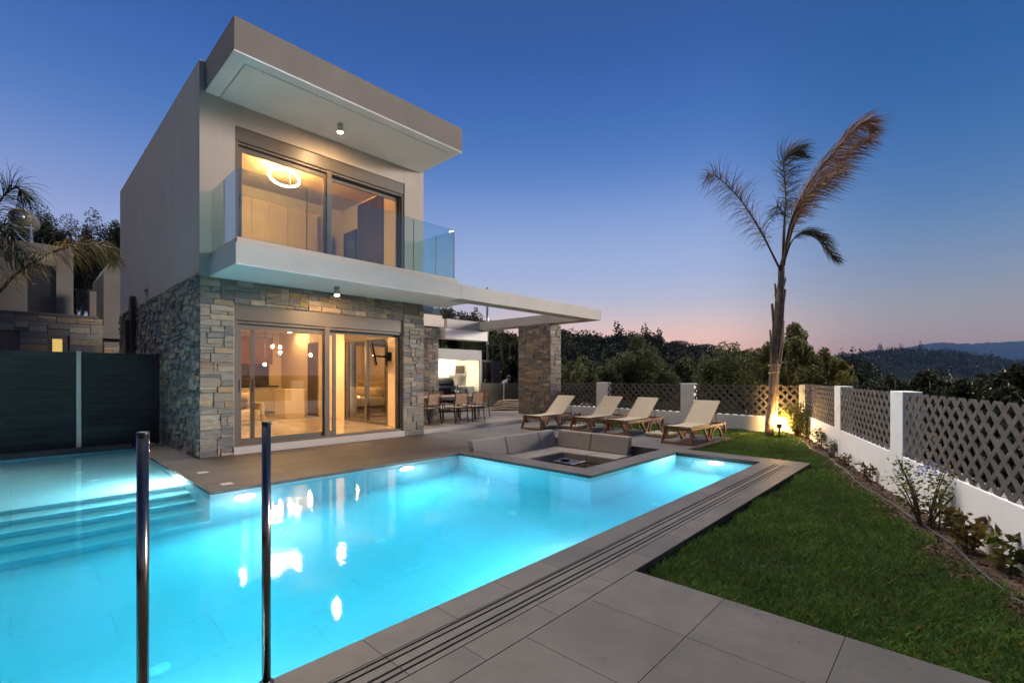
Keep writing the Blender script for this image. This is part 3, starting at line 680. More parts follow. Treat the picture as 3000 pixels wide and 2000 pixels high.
for i in range(7):
    gp = .018 if i in (0, 3, 5, 1) else .004
    b.box(cu[i]+gp/2, cu[i+1]-.002, 13.36, 13.38, UF+.02, 6.13)
b.build('door', 'wardrobe', wd_)
b = MB(); b.box(2.65, 6.06, 13.385, 13.61, UF, 6.15); b.build('body', 'black_gap', wd_)
sp = MB()
for i in range(32): sp.box(6.90, 6.935, 11.32+i*.042, 11.32+i*.042+.026, UF, 6.42)
sp.box(6.936, 6.939, 11.30, 12.68, UF, 6.44)
tag(sp.build('slatted_panel', 'slat_panel'), 'dark vertical slatted wood panel on the right wall upstairs', 'wall panel')
tv2 = MB(); tv2.box(6.88, 6.93, 12.72, 13.45, 4.86, 5.75); tag(tv2.build('bedroom_screen', 'screen', bevel=.005), 'dark flat screen beside the slatted panel upstairs', 'television')
mr = MB(); am = [(6.55+.14*math.cos(a), 13.60, 5.6+.14*math.sin(a)) for a in [PI*i/12 for i in range(13)]]+[(6.41, 13.60, 4.3), (6.69, 13.60, 4.3)]
mr.prism(am, (0, -.02, 0)); tag(mr.build('arched_mirror', 'steel'), 'tall arched mirror at the back of the upstairs room', 'mirror')
bt = MB(); bt.box(6.1, 6.35, 12.6, 13.3, UF+.001, 4.55); tag(bt.build('dresser', 'slat_panel', bevel=.01), 'dark low dresser upstairs beside the wardrobe', 'dresser')
#@@VILLA_END

# ================================================================== POOLSIDE THINGS
# steel posts in the coping
def steel_post(x, y, lab):
    rt = empty('steel_post', (x, y, 0), 0, lab, 'post', 'steel posts on the pool edge')
    b = MB(); b.tube([(x, y, .0), (x, y, 1.262)], .0206, 28); b.build('tube', 'chrome', rt, True)
    b = MB(); b.lathe([(.0218, 1.258), (.0218, 1.272), (.019, 1.276)], (x, y, 0), 28); b.build('cap', 'black_plastic', rt, True)
    b = MB(); b.lathe([(.034, .0005), (.034, .006), (.028, .010), (.0212, .014)], (x, y, 0), 28); b.build('flange', 'chrome', rt, True)
steel_post(.36, 2.352, 'thicker looking chrome post on the pool edge, the one nearer the camera')
steel_post(.855, 2.45, 'chrome post standing at the pool edge in front of the glass doors, base visible')

# sunken sofa (one thing, cushions as parts)
so = empty('sunken_sofa', (7.6, 6.4, -.55), 0, 'grey corner sofa sunk in a square pit beside the pool', 'sofa')
b = MB(); b.box(6.37, 9.03, 6.32, 7.11, -.55, -.34); b.box(8.32, 9.03, 4.98, 6.319, -.55, -.34); b.build('base', 'cushion', so, bevel=.01)
def cush(name, x0, x1, y0, y1, z0, z1, bv=.025):
    b = MB(); b.box(x0, x1, y0, y1, z0, z1); return b.build(name, 'cushion', so, bevel=bv)
for a, c in ((6.375, 7.27), (7.28, 8.29), ): cush('seat_cushion', a, c, 6.27, 6.98, -.338, -.17)
cush('seat_cushion', 8.30, 8.98, 5.66, 6.98, -.338, -.17); cush('seat_cushion', 8.30, 8.98, 4.95, 5.65, -.338, -.17)
def backc(p0, p1, out):
    """back cushion standing along p0-p1 leaning towards `out`"""
    a = Vector((*p0, 0)); c = Vector((*p1, 0)); o_ = Vector((*out, 0))
    q = [a+Vector((0, 0, -.17)), a+o_*.16+Vector((0, 0, -.17)), a+o_*.24+Vector((0, 0, .205)), a+o_*.10+Vector((0, 0, .205))]
    b = MB(); b.prism(q, c-a); return b.build('back_cushion', 'cushion', so, bevel=.022)
backc((6.24, 6.86), (7.18, 6.86), (0, 1)); backc((7.19, 6.86), (8.27, 6.86), (0, 1)); backc((8.28, 6.86), (8.86, 6.86), (0, 1))
backc((8.80, 6.85), (8.80, 5.93), (1, 0)); backc((8.80, 5.92), (8.80, 4.98), (1, 0))
tb = empty('pit_table', (7.36, 5.44, -.55), 0, 'low square table with thin black legs in the sofa pit', 'table')
b = MB(); b.box(7.14, 7.60, 5.19, 5.70, -.165, -.15); b.build('tabletop', 'screen', tb, bevel=.003)
for x in (7.15, 7.59):
    for y in (5.20, 5.69): b = MB(); b.box(x-.007, x+.007, y-.007, y+.007, -.548, -.166); b.build('leg', 'black_plastic', tb)
b = MB(); b.box(7.28, 7.46, 5.36, 5.54, -.548, -.168); b.build('pedestal', 'black_plastic', tb)
b = MB(); b.lathe([(.06, -.149), (.10, -.125), (.105, -.12), (.09, -.122), (.05, -.14)], (7.42, 5.55, 0), 24); tag(b.build('tray', 'black_plastic', smooth=True), 'black round bowl on the low table in the sofa pit', 'bowl')

# sun loungers: built at origin, foot end at x=0, head towards +x
def make_lounger():
    rt = empty('sun_lounger', (0, 0, 0), 0, '', 'sun lounger', 'wooden sun loungers with beige slings')
    W2 = .30; SZ = .345
    for sy in (-1, 1):
        y = sy*W2
        b = MB(); b.bar((-.02, y, SZ-.02), (1.86, y, SZ-.02), .045, .06); b.build('side_rail', 'teak', rt, bevel=.008)
    b = MB(); b.bar((.02, -W2, SZ-.02), (.02, W2, SZ-.02), .05, .055); b.build('foot_rail', 'teak', rt, bevel=.006)
    # foot frame: splayed trapezoid
    for sy in (-1, 1):
        b = MB(); b.bar((.03, sy*.285, SZ-.03), (-.04, sy*.345, .0), .05, .06); b.build('leg', 'teak', rt, bevel=.008)
    b = MB(); b.bar((-.035, -.33, .03), (-.035, .33, .03), .035, .045); b.build('foot_stretcher', 'teak', rt, bevel=.006)
    # middle V legs and rear arches
    for sy in (-1, 1):
        y = sy*.31
        b = MB(); b.bar((.10, y, SZ-.05), (.17, y, .16), .045, .05); b.build('brace', 'teak', rt, bevel=.006)
        b = MB(); b.bar((.66, y, SZ-.04), (.92, y, .02), .045, .055); b.bar((1.07, y, SZ-.05), (.92, y, .03), .045, .055); b.bar((.88, y, .018), (1.0, y, .018), .045, .036); b.build('leg', 'teak', rt, bevel=.006)
        b = MB(); pts = [(1.38-.30*math.cos(a), y, .03+.265*math.sin(a)) for a in [PI*i/12 for i in range(13)]]
        for i in range(12): b.bar(pts[i], pts[i+1], .05, .05, up=(0, 1, 0))
        b.build('arch_leg', 'teak', rt, bevel=.004)
        b = MB(); b.bar((1.80, y, SZ-.02), (1.92, y, SZ+.005), .045, .07); b.bar((1.90, y, SZ-.0), (1.93, y, .12), .045, .05); b.build('rear_leg', 'teak', rt, bevel=.008)
    b = MB(); b.bar((1.88, -W2, SZ-.01), (1.88, W2, SZ-.01), .05, .05); b.build('rear_rail', 'teak', rt, bevel=.006)
    # sling seat and raised back
    Sx = 1.02; zt = SZ+.045; ang = R(39); L = .80
    b = MB(); n = 10
    for i in range(n):
        x0 = -.03+(Sx+.03)*i/n; x1 = -.03+(Sx+.03)*(i+1)/n; s0 = -.02*math.sin(PI*i/n); s1 = -.02*math.sin(PI*(i+1)/n)
        b.prism([(x0, -.28, zt+s0), (x1, -.28, zt+s1), (x1, -.28, zt+s1-.008), (x0, -.28, zt+s0-.008)], (0, .56, 0))
    b.build('seat_sling', 'sling', rt)
    for sy in (-1, 1): b = MB(); b.bar((-.03, sy*.275, zt-.018), (Sx, sy*.275, zt-.018), .03, .03); b.build('sling_rail', 'dark_metal', rt, bevel=.004)
    ca, sa = math.cos(ang), math.sin(ang)
    b = MB(); b.prism([(Sx, -.285, zt), (Sx+L*ca, -.285, zt+L*sa), (Sx+L*ca+.012*sa, -.285, zt+L*sa-.012*ca), (Sx+.012*sa, -.285, zt-.012*ca)], (0, .57, 0)); b.build('back_sling', 'sling', rt, bevel=.003)
    for sy in (-1, 1): b = MB(); b.bar((Sx, sy*.29, zt-.012), (Sx+L*ca, sy*.29, zt+L*sa-.012), .022, .026); b.build('back_rail', 'sling', rt, bevel=.004)
    for sy in (-1, 1): b = MB(); b.tube([(Sx+.52*ca, sy*.25, zt+.52*sa-.02), (Sx+.56, sy*.26, SZ-.02)], .009, 8); b.build('back_prop', 'dark_metal', rt)
    return rt
lg = make_lounger()
LPOS = [((9.88, 8.53), 1.5, 'wooden sun lounger closest to the stone pillar, under the beam end'), ((10.38, 7.24), .5, 'wooden sun lounger second from the stone pillar'),
        ((10.40, 6.17), 0, 'wooden sun lounger third from the stone pillar, behind the sofa backrest'), ((9.96, 4.42), -1, 'wooden sun lounger standing apart at the lawn edge, nearest the palm')]
for i, ((x, y), rz, lab) in enumerate(LPOS):
    o = lg if i == 0 else copy_tree(lg)
    o.location = (x, y, .002); o.rotation_euler = (0, 0, R(rz)); o['label'] = lab
# parasol bases between the loungers
def pbase(x, y, rz, lab):
    M = Matrix.Translation((x, y, 0)) @ Matrix.Rotation(R(rz), 4, 'Z')
    rt = empty('parasol_base', (x, y, 0), 0, lab, 'parasol base', 'parasol bases between the loungers')
    b = MB(); b.box(-.30, .30, -.30, .30, .004, .10, M=M); b.build('slab', 'beige_stone', rt, bevel=.03)
    b = MB(); b.tube([M @ Vector((.0, 0, .09)), M @ Vector((0, 0, .43))], .024, 16); b.build('tube', 'chrome', rt, True)
    for sy in (-1, 1):
        b = MB(); b.tube([M @ Vector((-.12+.12*math.cos(a)+.0, sy*.2, .10+.07*math.sin(a))) for a in [PI*i/8 for i in range(9)]], .008, 6); b.build('handle', 'black_plastic', rt, True)
pbase(10.98, 7.92, 6, 'beige parasol base with a chrome tube, between the two loungers nearest the pillar')
pbase(11.0, 5.28, -4, 'beige parasol base with a chrome tube, beside the separate lounger at the lawn edge')

# ---- dining set on the terrace
TZ = .122
dt = empty('dining_table', (9.0, 11.45, TZ), 0, 'long wooden dining table with dark legs on the terrace', 'table')
b = MB()
for i in range(8): b.box(7.75, 10.2, 10.98+i*.118, 10.98+i*.118+.112, TZ+.72, TZ+.75)
b.build('tabletop', 'wood_slat', dt, bevel=.004)
b = MB(); b.box(7.85, 10.1, 11.03, 11.06, TZ+.66, TZ+.719); b.box(7.85, 10.1, 11.84, 11.87, TZ+.66, TZ+.719); b.build('apron', 'dark_metal', dt)
for x in (8.3, 10.05):
    for y in (11.05, 11.85): b = MB(); b.box(x-.03, x+.03, y-.03, y+.03, TZ, TZ+.66); b.build('leg', 'dark_metal', dt, bevel=.004)
def make_chair():
    rt = empty('dining_chair', (0, 0, 0), 0, '', 'chair', 'dining chairs round the terrace table')
    # back at y=-.25, facing +y
    b = MB()
    for i in range(6): b.prism([(-.215, -.2+.07*i, .445), (-.215, -.2+.07*i+.062, .445), (-.215, -.2+.07*i+.062, .46), (-.215, -.2+.07*i, .46)], (.43, 0, 0))
    b.build('seat', 'wood_slat', rt, bevel=.003)
    b = MB(); 
    for i in range(7):
        z = .54+i*.045; y = -.235-.10*(z-.45); b.prism([(-.205, y, z), (-.205, y-.014, z+.004), (-.205, y-.018, z+.043), (-.205, y-.004, z+.041)], (.41, 0, 0))
    b.build('backrest', 'wood_slat', rt, bevel=.003)
    for sx in (-1, 1):
        x = sx*.23
        b = MB(); b.tube([(x*1.04, -.30, 0), (x, -.24, .45), (x, -.295, .875)], .014, 8); b.build('rear_leg', 'dark_metal', rt, True)
        b = MB(); b.tube([(x*1.08, .26, 0), (x*1.04, .22, .45), (x*1.05, .20, .62), (x*1.05, .12, .668), (x*1.03, -.24, .66)], .014, 8); b.build('arm_leg', 'dark_metal', rt, True)
    b = MB(); b.tube([(-.23, -.295, .872), (.23, -.295, .872)], .013, 8); b.build('top_rail', 'dark_metal', rt, True)
    b = MB(); b.tube([(-.23, -.24, .44), (.23, -.24, .44)], .012, 8); b.tube([(-.235, .22, .44), (.235, .22, .44)], .012, 8)
    for sx in (-1, 1): b.tube([(sx*.23, -.24, .44), (sx*.235, .22, .44)], .012, 8)
    b.build('seat_frame', 'dark_metal', rt, True)
    return rt
ch = make_chair()
CH = [((8.90, 10.64), 0, 'dining chair with its back to the pool, nearest the stone corner of the house'), ((9.57, 10.66), 0, 'dining chair with its back to the pool, farther from the house corner'),
      ((10.52, 11.42), 92, 'dining chair at the head of the table, towards the stone pillar'), ((8.12, 10.90), 4, 'dining chair on the pool side, mostly hidden by the house corner'),
      ((9.06, 12.12), 178, 'dining chair on the far side of the table, close to the rear stone wall'), ((9.66, 12.14), 181, 'dining chair on the far side of the table, behind the wine bottle')]
for i, ((x, y), rz, lab) in enumerate(CH):
    o = ch if i == 0 else copy_tree(ch)
    o.location = (x, y, TZ); o.rotation_euler = (0, 0, R(rz)); o['label'] = lab
wb = empty('wine_bottle', (9.80, 11.62, TZ+.75), 0, 'dark wine bottle with a white label on the dining table', 'bottle')
b = MB(); b.lathe([(.036, .751), (.037, .76), (.037, .93), (.03, .965), (.014, .99), (.0135, 1.06), (.0155, 1.062), (.0155, 1.075)], (9.80, 11.62, TZ), 20); b.build('glass_body', 'bottle_glass', wb, True)
b = MB(); b.lathe([(.0378, .80), (.0378, .90)], (9.80, 11.62, TZ), 20); b.build('paper_label', 'paper', wb, True)
for x, y, l in ((9.64, 11.66, 'empty wine glass on the dining table, farther from the bottle'), (9.71, 11.58, 'empty wine glass on the dining table, next to the bottle')):
    b = MB(); b.lathe([(.034, .751), (.03, .754), (.005, .76), (.004, .83), (.02, .845), (.038, .875), (.041, .91), (.033, .955), (.031, .955), (.039, .91), (.036, .877), (.018, .85)], (x, y, TZ), 20)
    tag(b.build('wine_glass', 'balcony_glass', smooth=True), l, 'wine glass', 'wine glasses on the dining table')

# ---- outdoor kitchen alcove
ak = empty('kitchen_alcove', (16, 18.4, 0), 0, 'lit white outdoor kitchen alcove at the back of the terrace', 'alcove')
AY0, AY1, AX0, AX1 = 18., 19.4, 12.6, 16.68
b = MB(); b.box(AX1, AX1+.15, AY0, AY1+.12, -.3, 2.79); b.box(AX0-.15, AX0, AY0, AY1+.12, -.3, 2.79); b.box(AX0, AX1, AY0, AY0+.2, 2.28, 2.79); b.box(AX0, AX1, AY0+.2, AY1+.12, 2.55, 2.79); b.build('shell', 'pale_plaster', ak, bevel=.006)
b = MB(); b.box(AX0, AX1, AY1, AY1+.119, -.3, 2.549); b.box(AX1-.02, AX1-.001, AY0+.03, AY1, -.3, 2.27); b.build('inner_wall', 'white_plaster', ak)
b = MB(); b.box(13.2, 15.2, 18.75, 19.39, .0, .92); b.build('counter', 'counter', ak, bevel=.005)
disc(13.9, 18.9, 2.549, .12, 'bright lamp under the alcove ceiling, behind the stone wall edge', None, 'kitchen_disc'); disc(15.5, 18.75, 2.549, .11, 'bright lamp under the alcove ceiling above the pale cabinet', None, 'kitchen_disc')
vb = empty('wall_vent_box', (16.2, 19.1, 1.7), 0, 'white box with a dark grille on the alcove wall', 'vent box')
b = MB(); b.box(15.75, 16.63, 18.98, 19.39, 1.48, 2.08); b.build('housing', 'white_paint', vb, bevel=.01)
b = MB()
for i in range(6): b.box(15.88+i*.105, 15.88+i*.105+.08, 18.955, 18.979, 1.6, 2.0)
b.build('grille', 'frame_metal', vb)
cb = empty('low_cabinet', (16.0, 18.5, 0), 0, 'low pale cabinet with two handles in the alcove', 'cabinet')
b = MB(); b.box(15.40, 15.93, 18.2, 18.75, .0, .92); b.box(15.94, 16.5, 18.2, 18.75, .0, .92); b.build('door', 'cabinet', cb, bevel=.005)
b = MB(); b.box(15.86, 15.88, 18.17, 18.199, .55, .8); b.box(15.99, 16.01, 18.17, 18.199, .55, .8); b.build('handle', 'black_plastic', cb)
for x, z, l in ((16.66, 1.15, 'double wall socket on the right wall of the alcove'),):
    b = MB(); b.box(x-.012, x, 18.55, 18.8, z, z+.09); tag(b.build('wall_socket', 'white_paint', bevel=.004), l, 'socket')
gr = empty('gas_grill', (14.5, 18.55, 0), 0, 'gas barbecue with a closed hood beside the stone wall edge', 'grill')
b = MB(); b.box(13.85, 15.12, 18.15, 18.72, .12, .88); b.build('cart', 'black_plastic', gr, bevel=.01)
b = MB(); b.box(13.75, 15.2, 18.12, 18.74, .88, .99); b.build('firebox', 'steel', gr, bevel=.01)
b = MB(); b.prism([(13.9, 18.14, .995), (13.9, 18.16, 1.22), (13.9, 18.3, 1.38), (13.9, 18.6, 1.38), (13.9, 18.72, .995)], (1.2, 0, 0)); b.build('hood', 'dark_metal', gr, bevel=.02)
b = MB(); b.bar((14.05, 18.09, 1.14), (14.95, 18.09, 1.14), .03, .03); b.build('handle', 'steel', gr, bevel=.006)
# ---- utility box with flue
ub = empty('utility_cabinet', (17.6, 18.3, 0), 0, 'concrete utility box with open dark meter recess beside the alcove', 'utility box')
b = MB(); b.box(16.86, 17.75, 18.0, 18.06, 1.05, 1.13); b.box(16.86, 17.75, 18, 18.06, 2.19, 2.30); b.box(17.55, 17.75, 18., 18.06, 1.13, 2.19); b.box(16.84, 16.9, 18., 18.06, 1.13, 2.19)
b.box(16.84, 18.32, 18.3, 18.7, -.3, 2.28); b.box(17.75, 18.32, 18.02, 18.3, -.3, 2.28); b.box(16.84, 17.75, 18.01, 18.3, -.3, 1.05); b.build('housing', 'concrete', ub)
b = MB(); b.box(17.28, 17.36, 18.22, 18.299, 1.35, 2.1); b.box(17.42, 17.52, 18.2, 18.299, 1.2, 1.9); b.box(17.22, 17.5, 18.2, 18.299, 1.15, 1.3); b.build('meter', 'steel', ub)
b = MB(); b.tube([(17.72, 18.5, 2.2), (17.72, 18.5, 6.1)], .065, 14); b.tube([(17.72, 18.5, 6.12), (17.72, 18.5, 6.28)], .09, 14); b.tube([(17.72, 18.5, 6.0), (17.72, 18.5, 6.2)], .05, 10)
for z in (3.2, 4.4): b.tube([(17.72, 18.5, z), (17.72, 18.5, z+.06)], .072, 14)
tag(b.build('flue_pipe', 'steel', smooth=True), 'tall thin steel flue pipe rising above the pergola beam', 'flue')
# ---- dark screen fence on the terrace
sf = empty('terrace_fence', (15, 14.6, .12), 0, 'low olive board fence behind the stone pillar, with a pale post', 'fence')
b = MB()
for i in range(7): b.box(13.65, 16.6, 14.6, 14.63, .13+i*.147, .13+i*.147+.145)
b.build('board_panel', 'olive_board', sf, bevel=.003)
b = MB(); b.box(14.92, 14.99, 14.56, 14.598, .12, 1.24); b.build('post', 'fence_post', sf, bevel=.003)
# ---- folded parasol / sacks and planks
fh = empty('folded_canvas', (13.3, 13.2, TZ), 0, 'heap of folded brown canvas on the terrace beside the stone pillar', 'canvas')
for i in range(5):
    n_ = 9; P = []
    b = MB(); z0 = TZ+.005+i*.075; x0 = 12.95+.10*i; y0 = 12.9+.05*i
    pts = [(x0+.02*random.random(), y0-.0, z0+.035+.0*i), (x0+.35, y0-.05, z0+.045), (x0+.8, y0-.1, z0+.04), (x0+1.35-.1*i, y0-.18, z0+.035)]
    b.tube(pts, [.03, .052, .05, .045], 8); 
    for q in range(len(b.v)): vx, vy, vz = b.v[q]; b.v[q] = (vx, y0-.1+(vy-y0+.1)*(4.6-.4*i), vz+.012*math.sin(vx*9+i))
    b.build('fold', 'canvas', fh, True)
for i, (a, c, l) in enumerate((((11.2, 13.62, TZ+.10), (13.05, 13.45, TZ+.03), 'pale plank lying on the terrace behind the dining chairs, the front one'), ((11.0, 13.30+.55, TZ+.28), (13.1, 13.75, TZ+.16), 'pale plank lying on the terrace behind the dining chairs, the rear one'))):
    b = MB(); b.bar(a, c, .12, .035); tag(b.build('plank', 'trim', bevel=.004), l, 'plank', 'planks on the terrace')
b = MB(); b.box(10.9, 13.1, 13.80, 14.05, .121, .26); tag(b.build('timber_block', 'concrete', bevel=.01), 'low timber block under the planks on the terrace', 'block')

# ---- person behind the fence (leaning forward)
def person(x, y, z, rz):
    rt = empty('person', (x, y, z), R(rz), 'person in a blue shirt bending forward behind the olive fence', 'person')
    def skin(name, V, E, Rr, m):
        me = bpy.data.meshes.new(name); me.from_pydata(V, E, []); me.update()
        o = bpy.data.objects.new(name, me); COL.objects.link(o); me.materials.append(MATS[m]); o.parent = rt
        o.modifiers.new('skin', 'SKIN'); 
        for i, r_ in enumerate(Rr): me.skin_vertices[0].data[i].radius = (r_[0], r_[1]) if isinstance(r_, tuple) else (r_, r_)
        me.skin_vertices[0].data[0].use_root = True
        sm = o.modifiers.new('sub', 'SUBSURF'); sm.levels = 2; sm.render_levels = 2
        return o
    # pelvis at origin facing +x, bent at the waist
    V = [(0, 0, .90), (.10, 0, 1.08), (.24, 0, 1.24), (.33, 0, 1.33), (.40, 0, 1.38), (.46, 0, 1.42), (.50, 0, 1.50),
         (0, .09, .88), (.04, .10, .48), (-.02, .10, .08), (.10, .10, .04), (0, -.09, .88), (.04, -.10, .48), (-.02, -.10, .08), (.10, -.10, .04),
         (.30, .19, 1.27), (.42, .23, 1.02), (.60, .18, .86), (.67, .16, .82), (.30, -.19, 1.27), (.42, -.23, 1.02), (.60, -.18, .86), (.67, -.16, .82)]
    E = [(0, 1), (1, 2), (2, 3), (3, 4), (4, 5), (5, 6), (0, 7), (7, 8), (8, 9), (9, 10), (0, 11), (11, 12), (12, 13), (13, 14), (3, 15), (15, 16), (16, 17), (17, 18), (3, 19), (19, 20), (20, 21), (21, 22)]
    Rr = [(.13, .10), (.15, .10), (.17, .11), (.13, .09), .055, (.085, .10), (.075, .095), .085, .06, .042, .035, .085, .06, .042, .035, .06, .045, .035, .04, .06, .045, .035, .04]
    skin('body', V, E, Rr, 'skin')
    V2 = [(0, 0, .92), (.10, 0, 1.08), (.24, 0, 1.24), (.33, 0, 1.33), (.30, .19, 1.27), (.40, .225, 1.08), (.30, -.19, 1.27), (.40, -.225, 1.08)]
    skin('shirt', V2, [(0, 1), (1, 2), (2, 3), (3, 4), (4, 5), (3, 6), (6, 7)], [(.15, .12), (.17, .12), (.19, .13), (.14, .10), .08, .065, .08, .065], 'blue_shirt')
    V3 = [(0, 0, .92), (0, .09, .88), (.04, .10, .48), (-.02, .10, .08), (0, -.09, .88), (.04, -.10, .48), (-.02, -.10, .08)]
    skin('trousers', V3, [(0, 1), (1, 2), (2, 3), (0, 4), (4, 5), (5, 6)], [(.15, .12), .10, .075, .06, .10, .075, .06], 'trousers')
    b = MB(); 
    Mh = Matrix.Translation((.475, 0, 1.475)) @ Matrix.Rotation(R(25), 4, 'Y')
    b.lathe([(.098, -.01), (.103, .03), (.098, .07), (.07, .105), (.03, .12)], (0, 0, 0), 16, None)
    b.v = [tuple(Mh @ Vector((p[0]*1.08-.012, p[1]*.92, p[2]))) for p in b.v]
    b.build('hair', 'hair', rt, True)
    b = MB(); Mf = Matrix.Translation((.475, 0, 1.475)) @ Matrix.Rotation(R(25), 4, 'Y')
    b.tube([Mf @ Vector((.095, 0, -.005)), Mf @ Vector((.122, 0, -.04))], [.010, .016], 8); b.build('nose', 'skin', rt, True)
    for sy in (-1, 1): b = MB(); b.lathe([(.012, -.02), (.02, 0), (.012, .02)], tuple(Mf @ Vector((.0, sy*.098, -.03))), 8); b.build('ear', 'skin', rt, True)
    for c_ in rt.children: c_.matrix_parent_inverse = Matrix.Identity(4)
    return rt
pp = at(1461, 1122, 21.6); person(pp.x, pp.y, -.10, -40)

# ================================================================== FENCES
# left composite fence along the shelf
lf = empty('composite_fence', (-.5, 12.9, 0), 0, 'tall dark composite board fence behind the shallow pool shelf', 'fence')
b = MB()
for i in range(13):
    for x0, x1 in ((-3.2, .90), (.985, 2.19)): b.box(x0, x1, 12.90, 12.935, .02+i*.150, .02+i*.150+.1445)
b.build('board_panel', 'composite', lf, bevel=.003)
b = MB(); b.box(-3.2, 2.19, 12.937, 12.945, .02, 1.96); b.build('backing', 'black_gap', lf)  # dark sheet added behind the boards, keeps light out of the gaps
b = MB(); b.box(.905, .98, 12.875, 12.95, 0, 1.985); b.build('post', 'fence_post', lf, bevel=.003)
b = MB(); b.box(2.195, 2.27, 12.88, 12.95, 0, 1.98); b.build('end_post', 'dark_metal', lf, bevel=.003)

def clip(poly, x0, x1, y0, y1):
    def cut(P, ax, v, s):
        out = []
        for i in range(len(P)):
            a, c = P[i], P[(i+1) % len(P)]; da = (a[ax]-v)*s; dc = (c[ax]-v)*s
            if da >= 0: out.append(a)
            if (da > 0 > dc) or (da < 0 < dc): k = da/(da-dc); out.append((a[0]+(c[0]-a[0])*k, a[1]+(c[1]-a[1])*k))
        return out
    for ax, v, s in ((0, x0, 1), (0, x1, -1), (1, y0, 1), (1, y1, -1)):
        poly = cut(poly, ax, v, s)
        if len(poly) < 3: return None
    return poly
def lattice(mb, P0, U, w, z0, h, N, pd, th=.012):
    """concrete lattice of crossing bars: rectangle w x h at P0 along U"""
    P0 = Vector(P0); U = Vector(U).normalized(); N = Vector(N).normalized(); nx = max(1, round(w/pd)); px_ = w/nx; ny = 4; py_ = h/(ny-.06)
    bw = .122*pd
    for s in (1, -1):
        dx, dy = px_, py_*s; L = math.hypot(dx, dy); ex, ey = dx/L, dy/L; qx, qy = -ey*bw, ex*bw; kk = nx+ny+4
        t_ = th/2 + (.002 if s > 0 else 0)
        for k in range(-kk, kk):
            cx, cy = k*px_, 0.
            P = clip([(cx-ex*9+qx, cy-ey*9+qy), (cx+ex*9+qx, cy+ey*9+qy), (cx+ex*9-qx, cy+ey*9-qy), (cx-ex*9-qx, cy-ey*9-qy)], 0, w, 0, h)
            if not P: continue
            a = 0
            for i in range(len(P)): a += P[i][0]*P[(i+1) % len(P)][1]-P[(i+1) % len(P)][0]*P[i][1]
            if abs(a) < 1e-4: continue
            kcol = random.uniform(.85, 1.12)
            mb.prism([P0+U*p[0]+Vector((0, 0, z0+p[1]))-N*t_ for p in P], N*2*t_, (kcol, kcol, kcol))
    # joints of the blocks: thin mortar seam at mid height
def fence_run(name, pts, z_wall, z_top, lab, thick, pillars, nrm, pw, pd):
    rt = empty(name, (*pts[0], 0), 0, lab, 'wall')
    A = Vector((*pts[0], 0)); B = Vector((*pts[1], 0)); U = (B-A).normalized(); L = (B-A).length; N = Vector((*nrm, 0))
    b = MB(); n = int(L/.5); 
    for i in range(n): b.prism([A+U*(L*i/n)+Vector((0, 0, -1.7)), A+U*(L*(i+1)/n)+Vector((0, 0, -1.7)), A+U*(L*(i+1)/n)+Vector((0, 0, z_wall)), A+U*(L*i/n)+Vector((0, 0, z_wall))], -N*thick) if False else None
    b.prism([A+Vector((0, 0, -1.7)), B+Vector((0, 0, -1.7)), B+Vector((0, 0, z_wall)), A+Vector((0, 0, z_wall))], -N*thick)
    b.build('base_wall', 'fence_plaster', rt, bevel=.008)
    prev = 0.
    for (s, w_) in pillars+[(L+9, 0)]:
        if s-prev > .15 and prev < L:
            e_ = min(s, L); m_ = MB(); lattice(m_, A+U*(prev+.004)-N*.022, U, e_-prev-.008, z_wall+.002, z_top-z_wall, N, pd)
            m_.build('lattice_panel', 'concrete', rt, attr=True)
        if s < L:
            q = MB(); p0 = A+U*s+N*.004; q.prism([p0+Vector((0, 0, -1.65)), p0+U*w_+Vector((0, 0, -1.65)), p0+U*w_+Vector((0, 0, z_top+.015)), p0+Vector((0, 0, z_top+.015))], -N*(thick+.008)); q.build('pillar', 'fence_plaster', rt, bevel=.008)
        prev = s+w_
    return rt
# right wall: from behind the camera to the far corner
ax, bx = 2.0, 14.3; A = (ax, wall_y(ax)); B = (bx, wall_y(bx)); Lr = math.hypot(B[0]-A[0], B[1]-A[1]); ur = ((B[0]-A[0])/Lr, (B[1]-A[1])/Lr)
sx = lambda x: (x-ax)/ur[0]
fence_run('boundary_wall', (A, B), .465, 1.275, 'long white wall with diamond lattice panels right of the lawn', .20, [(sx(4.4), .44), (sx(7.79), .45), (sx(10.75), .46)], (-ur[1], ur[0]), .27, .205)
# rear wall along x = 14.3
fence_run('rear_wall', ((14.3, 2.72), (14.3, 11.9)), .365, 1.235, 'white wall with diamond lattice panels behind the loungers and palm', .22, [(.0, .30), (3.10, .42), (6.14, .46), (8.73, .45)], (-1, 0), .4, .222)
#@@FENCE_END

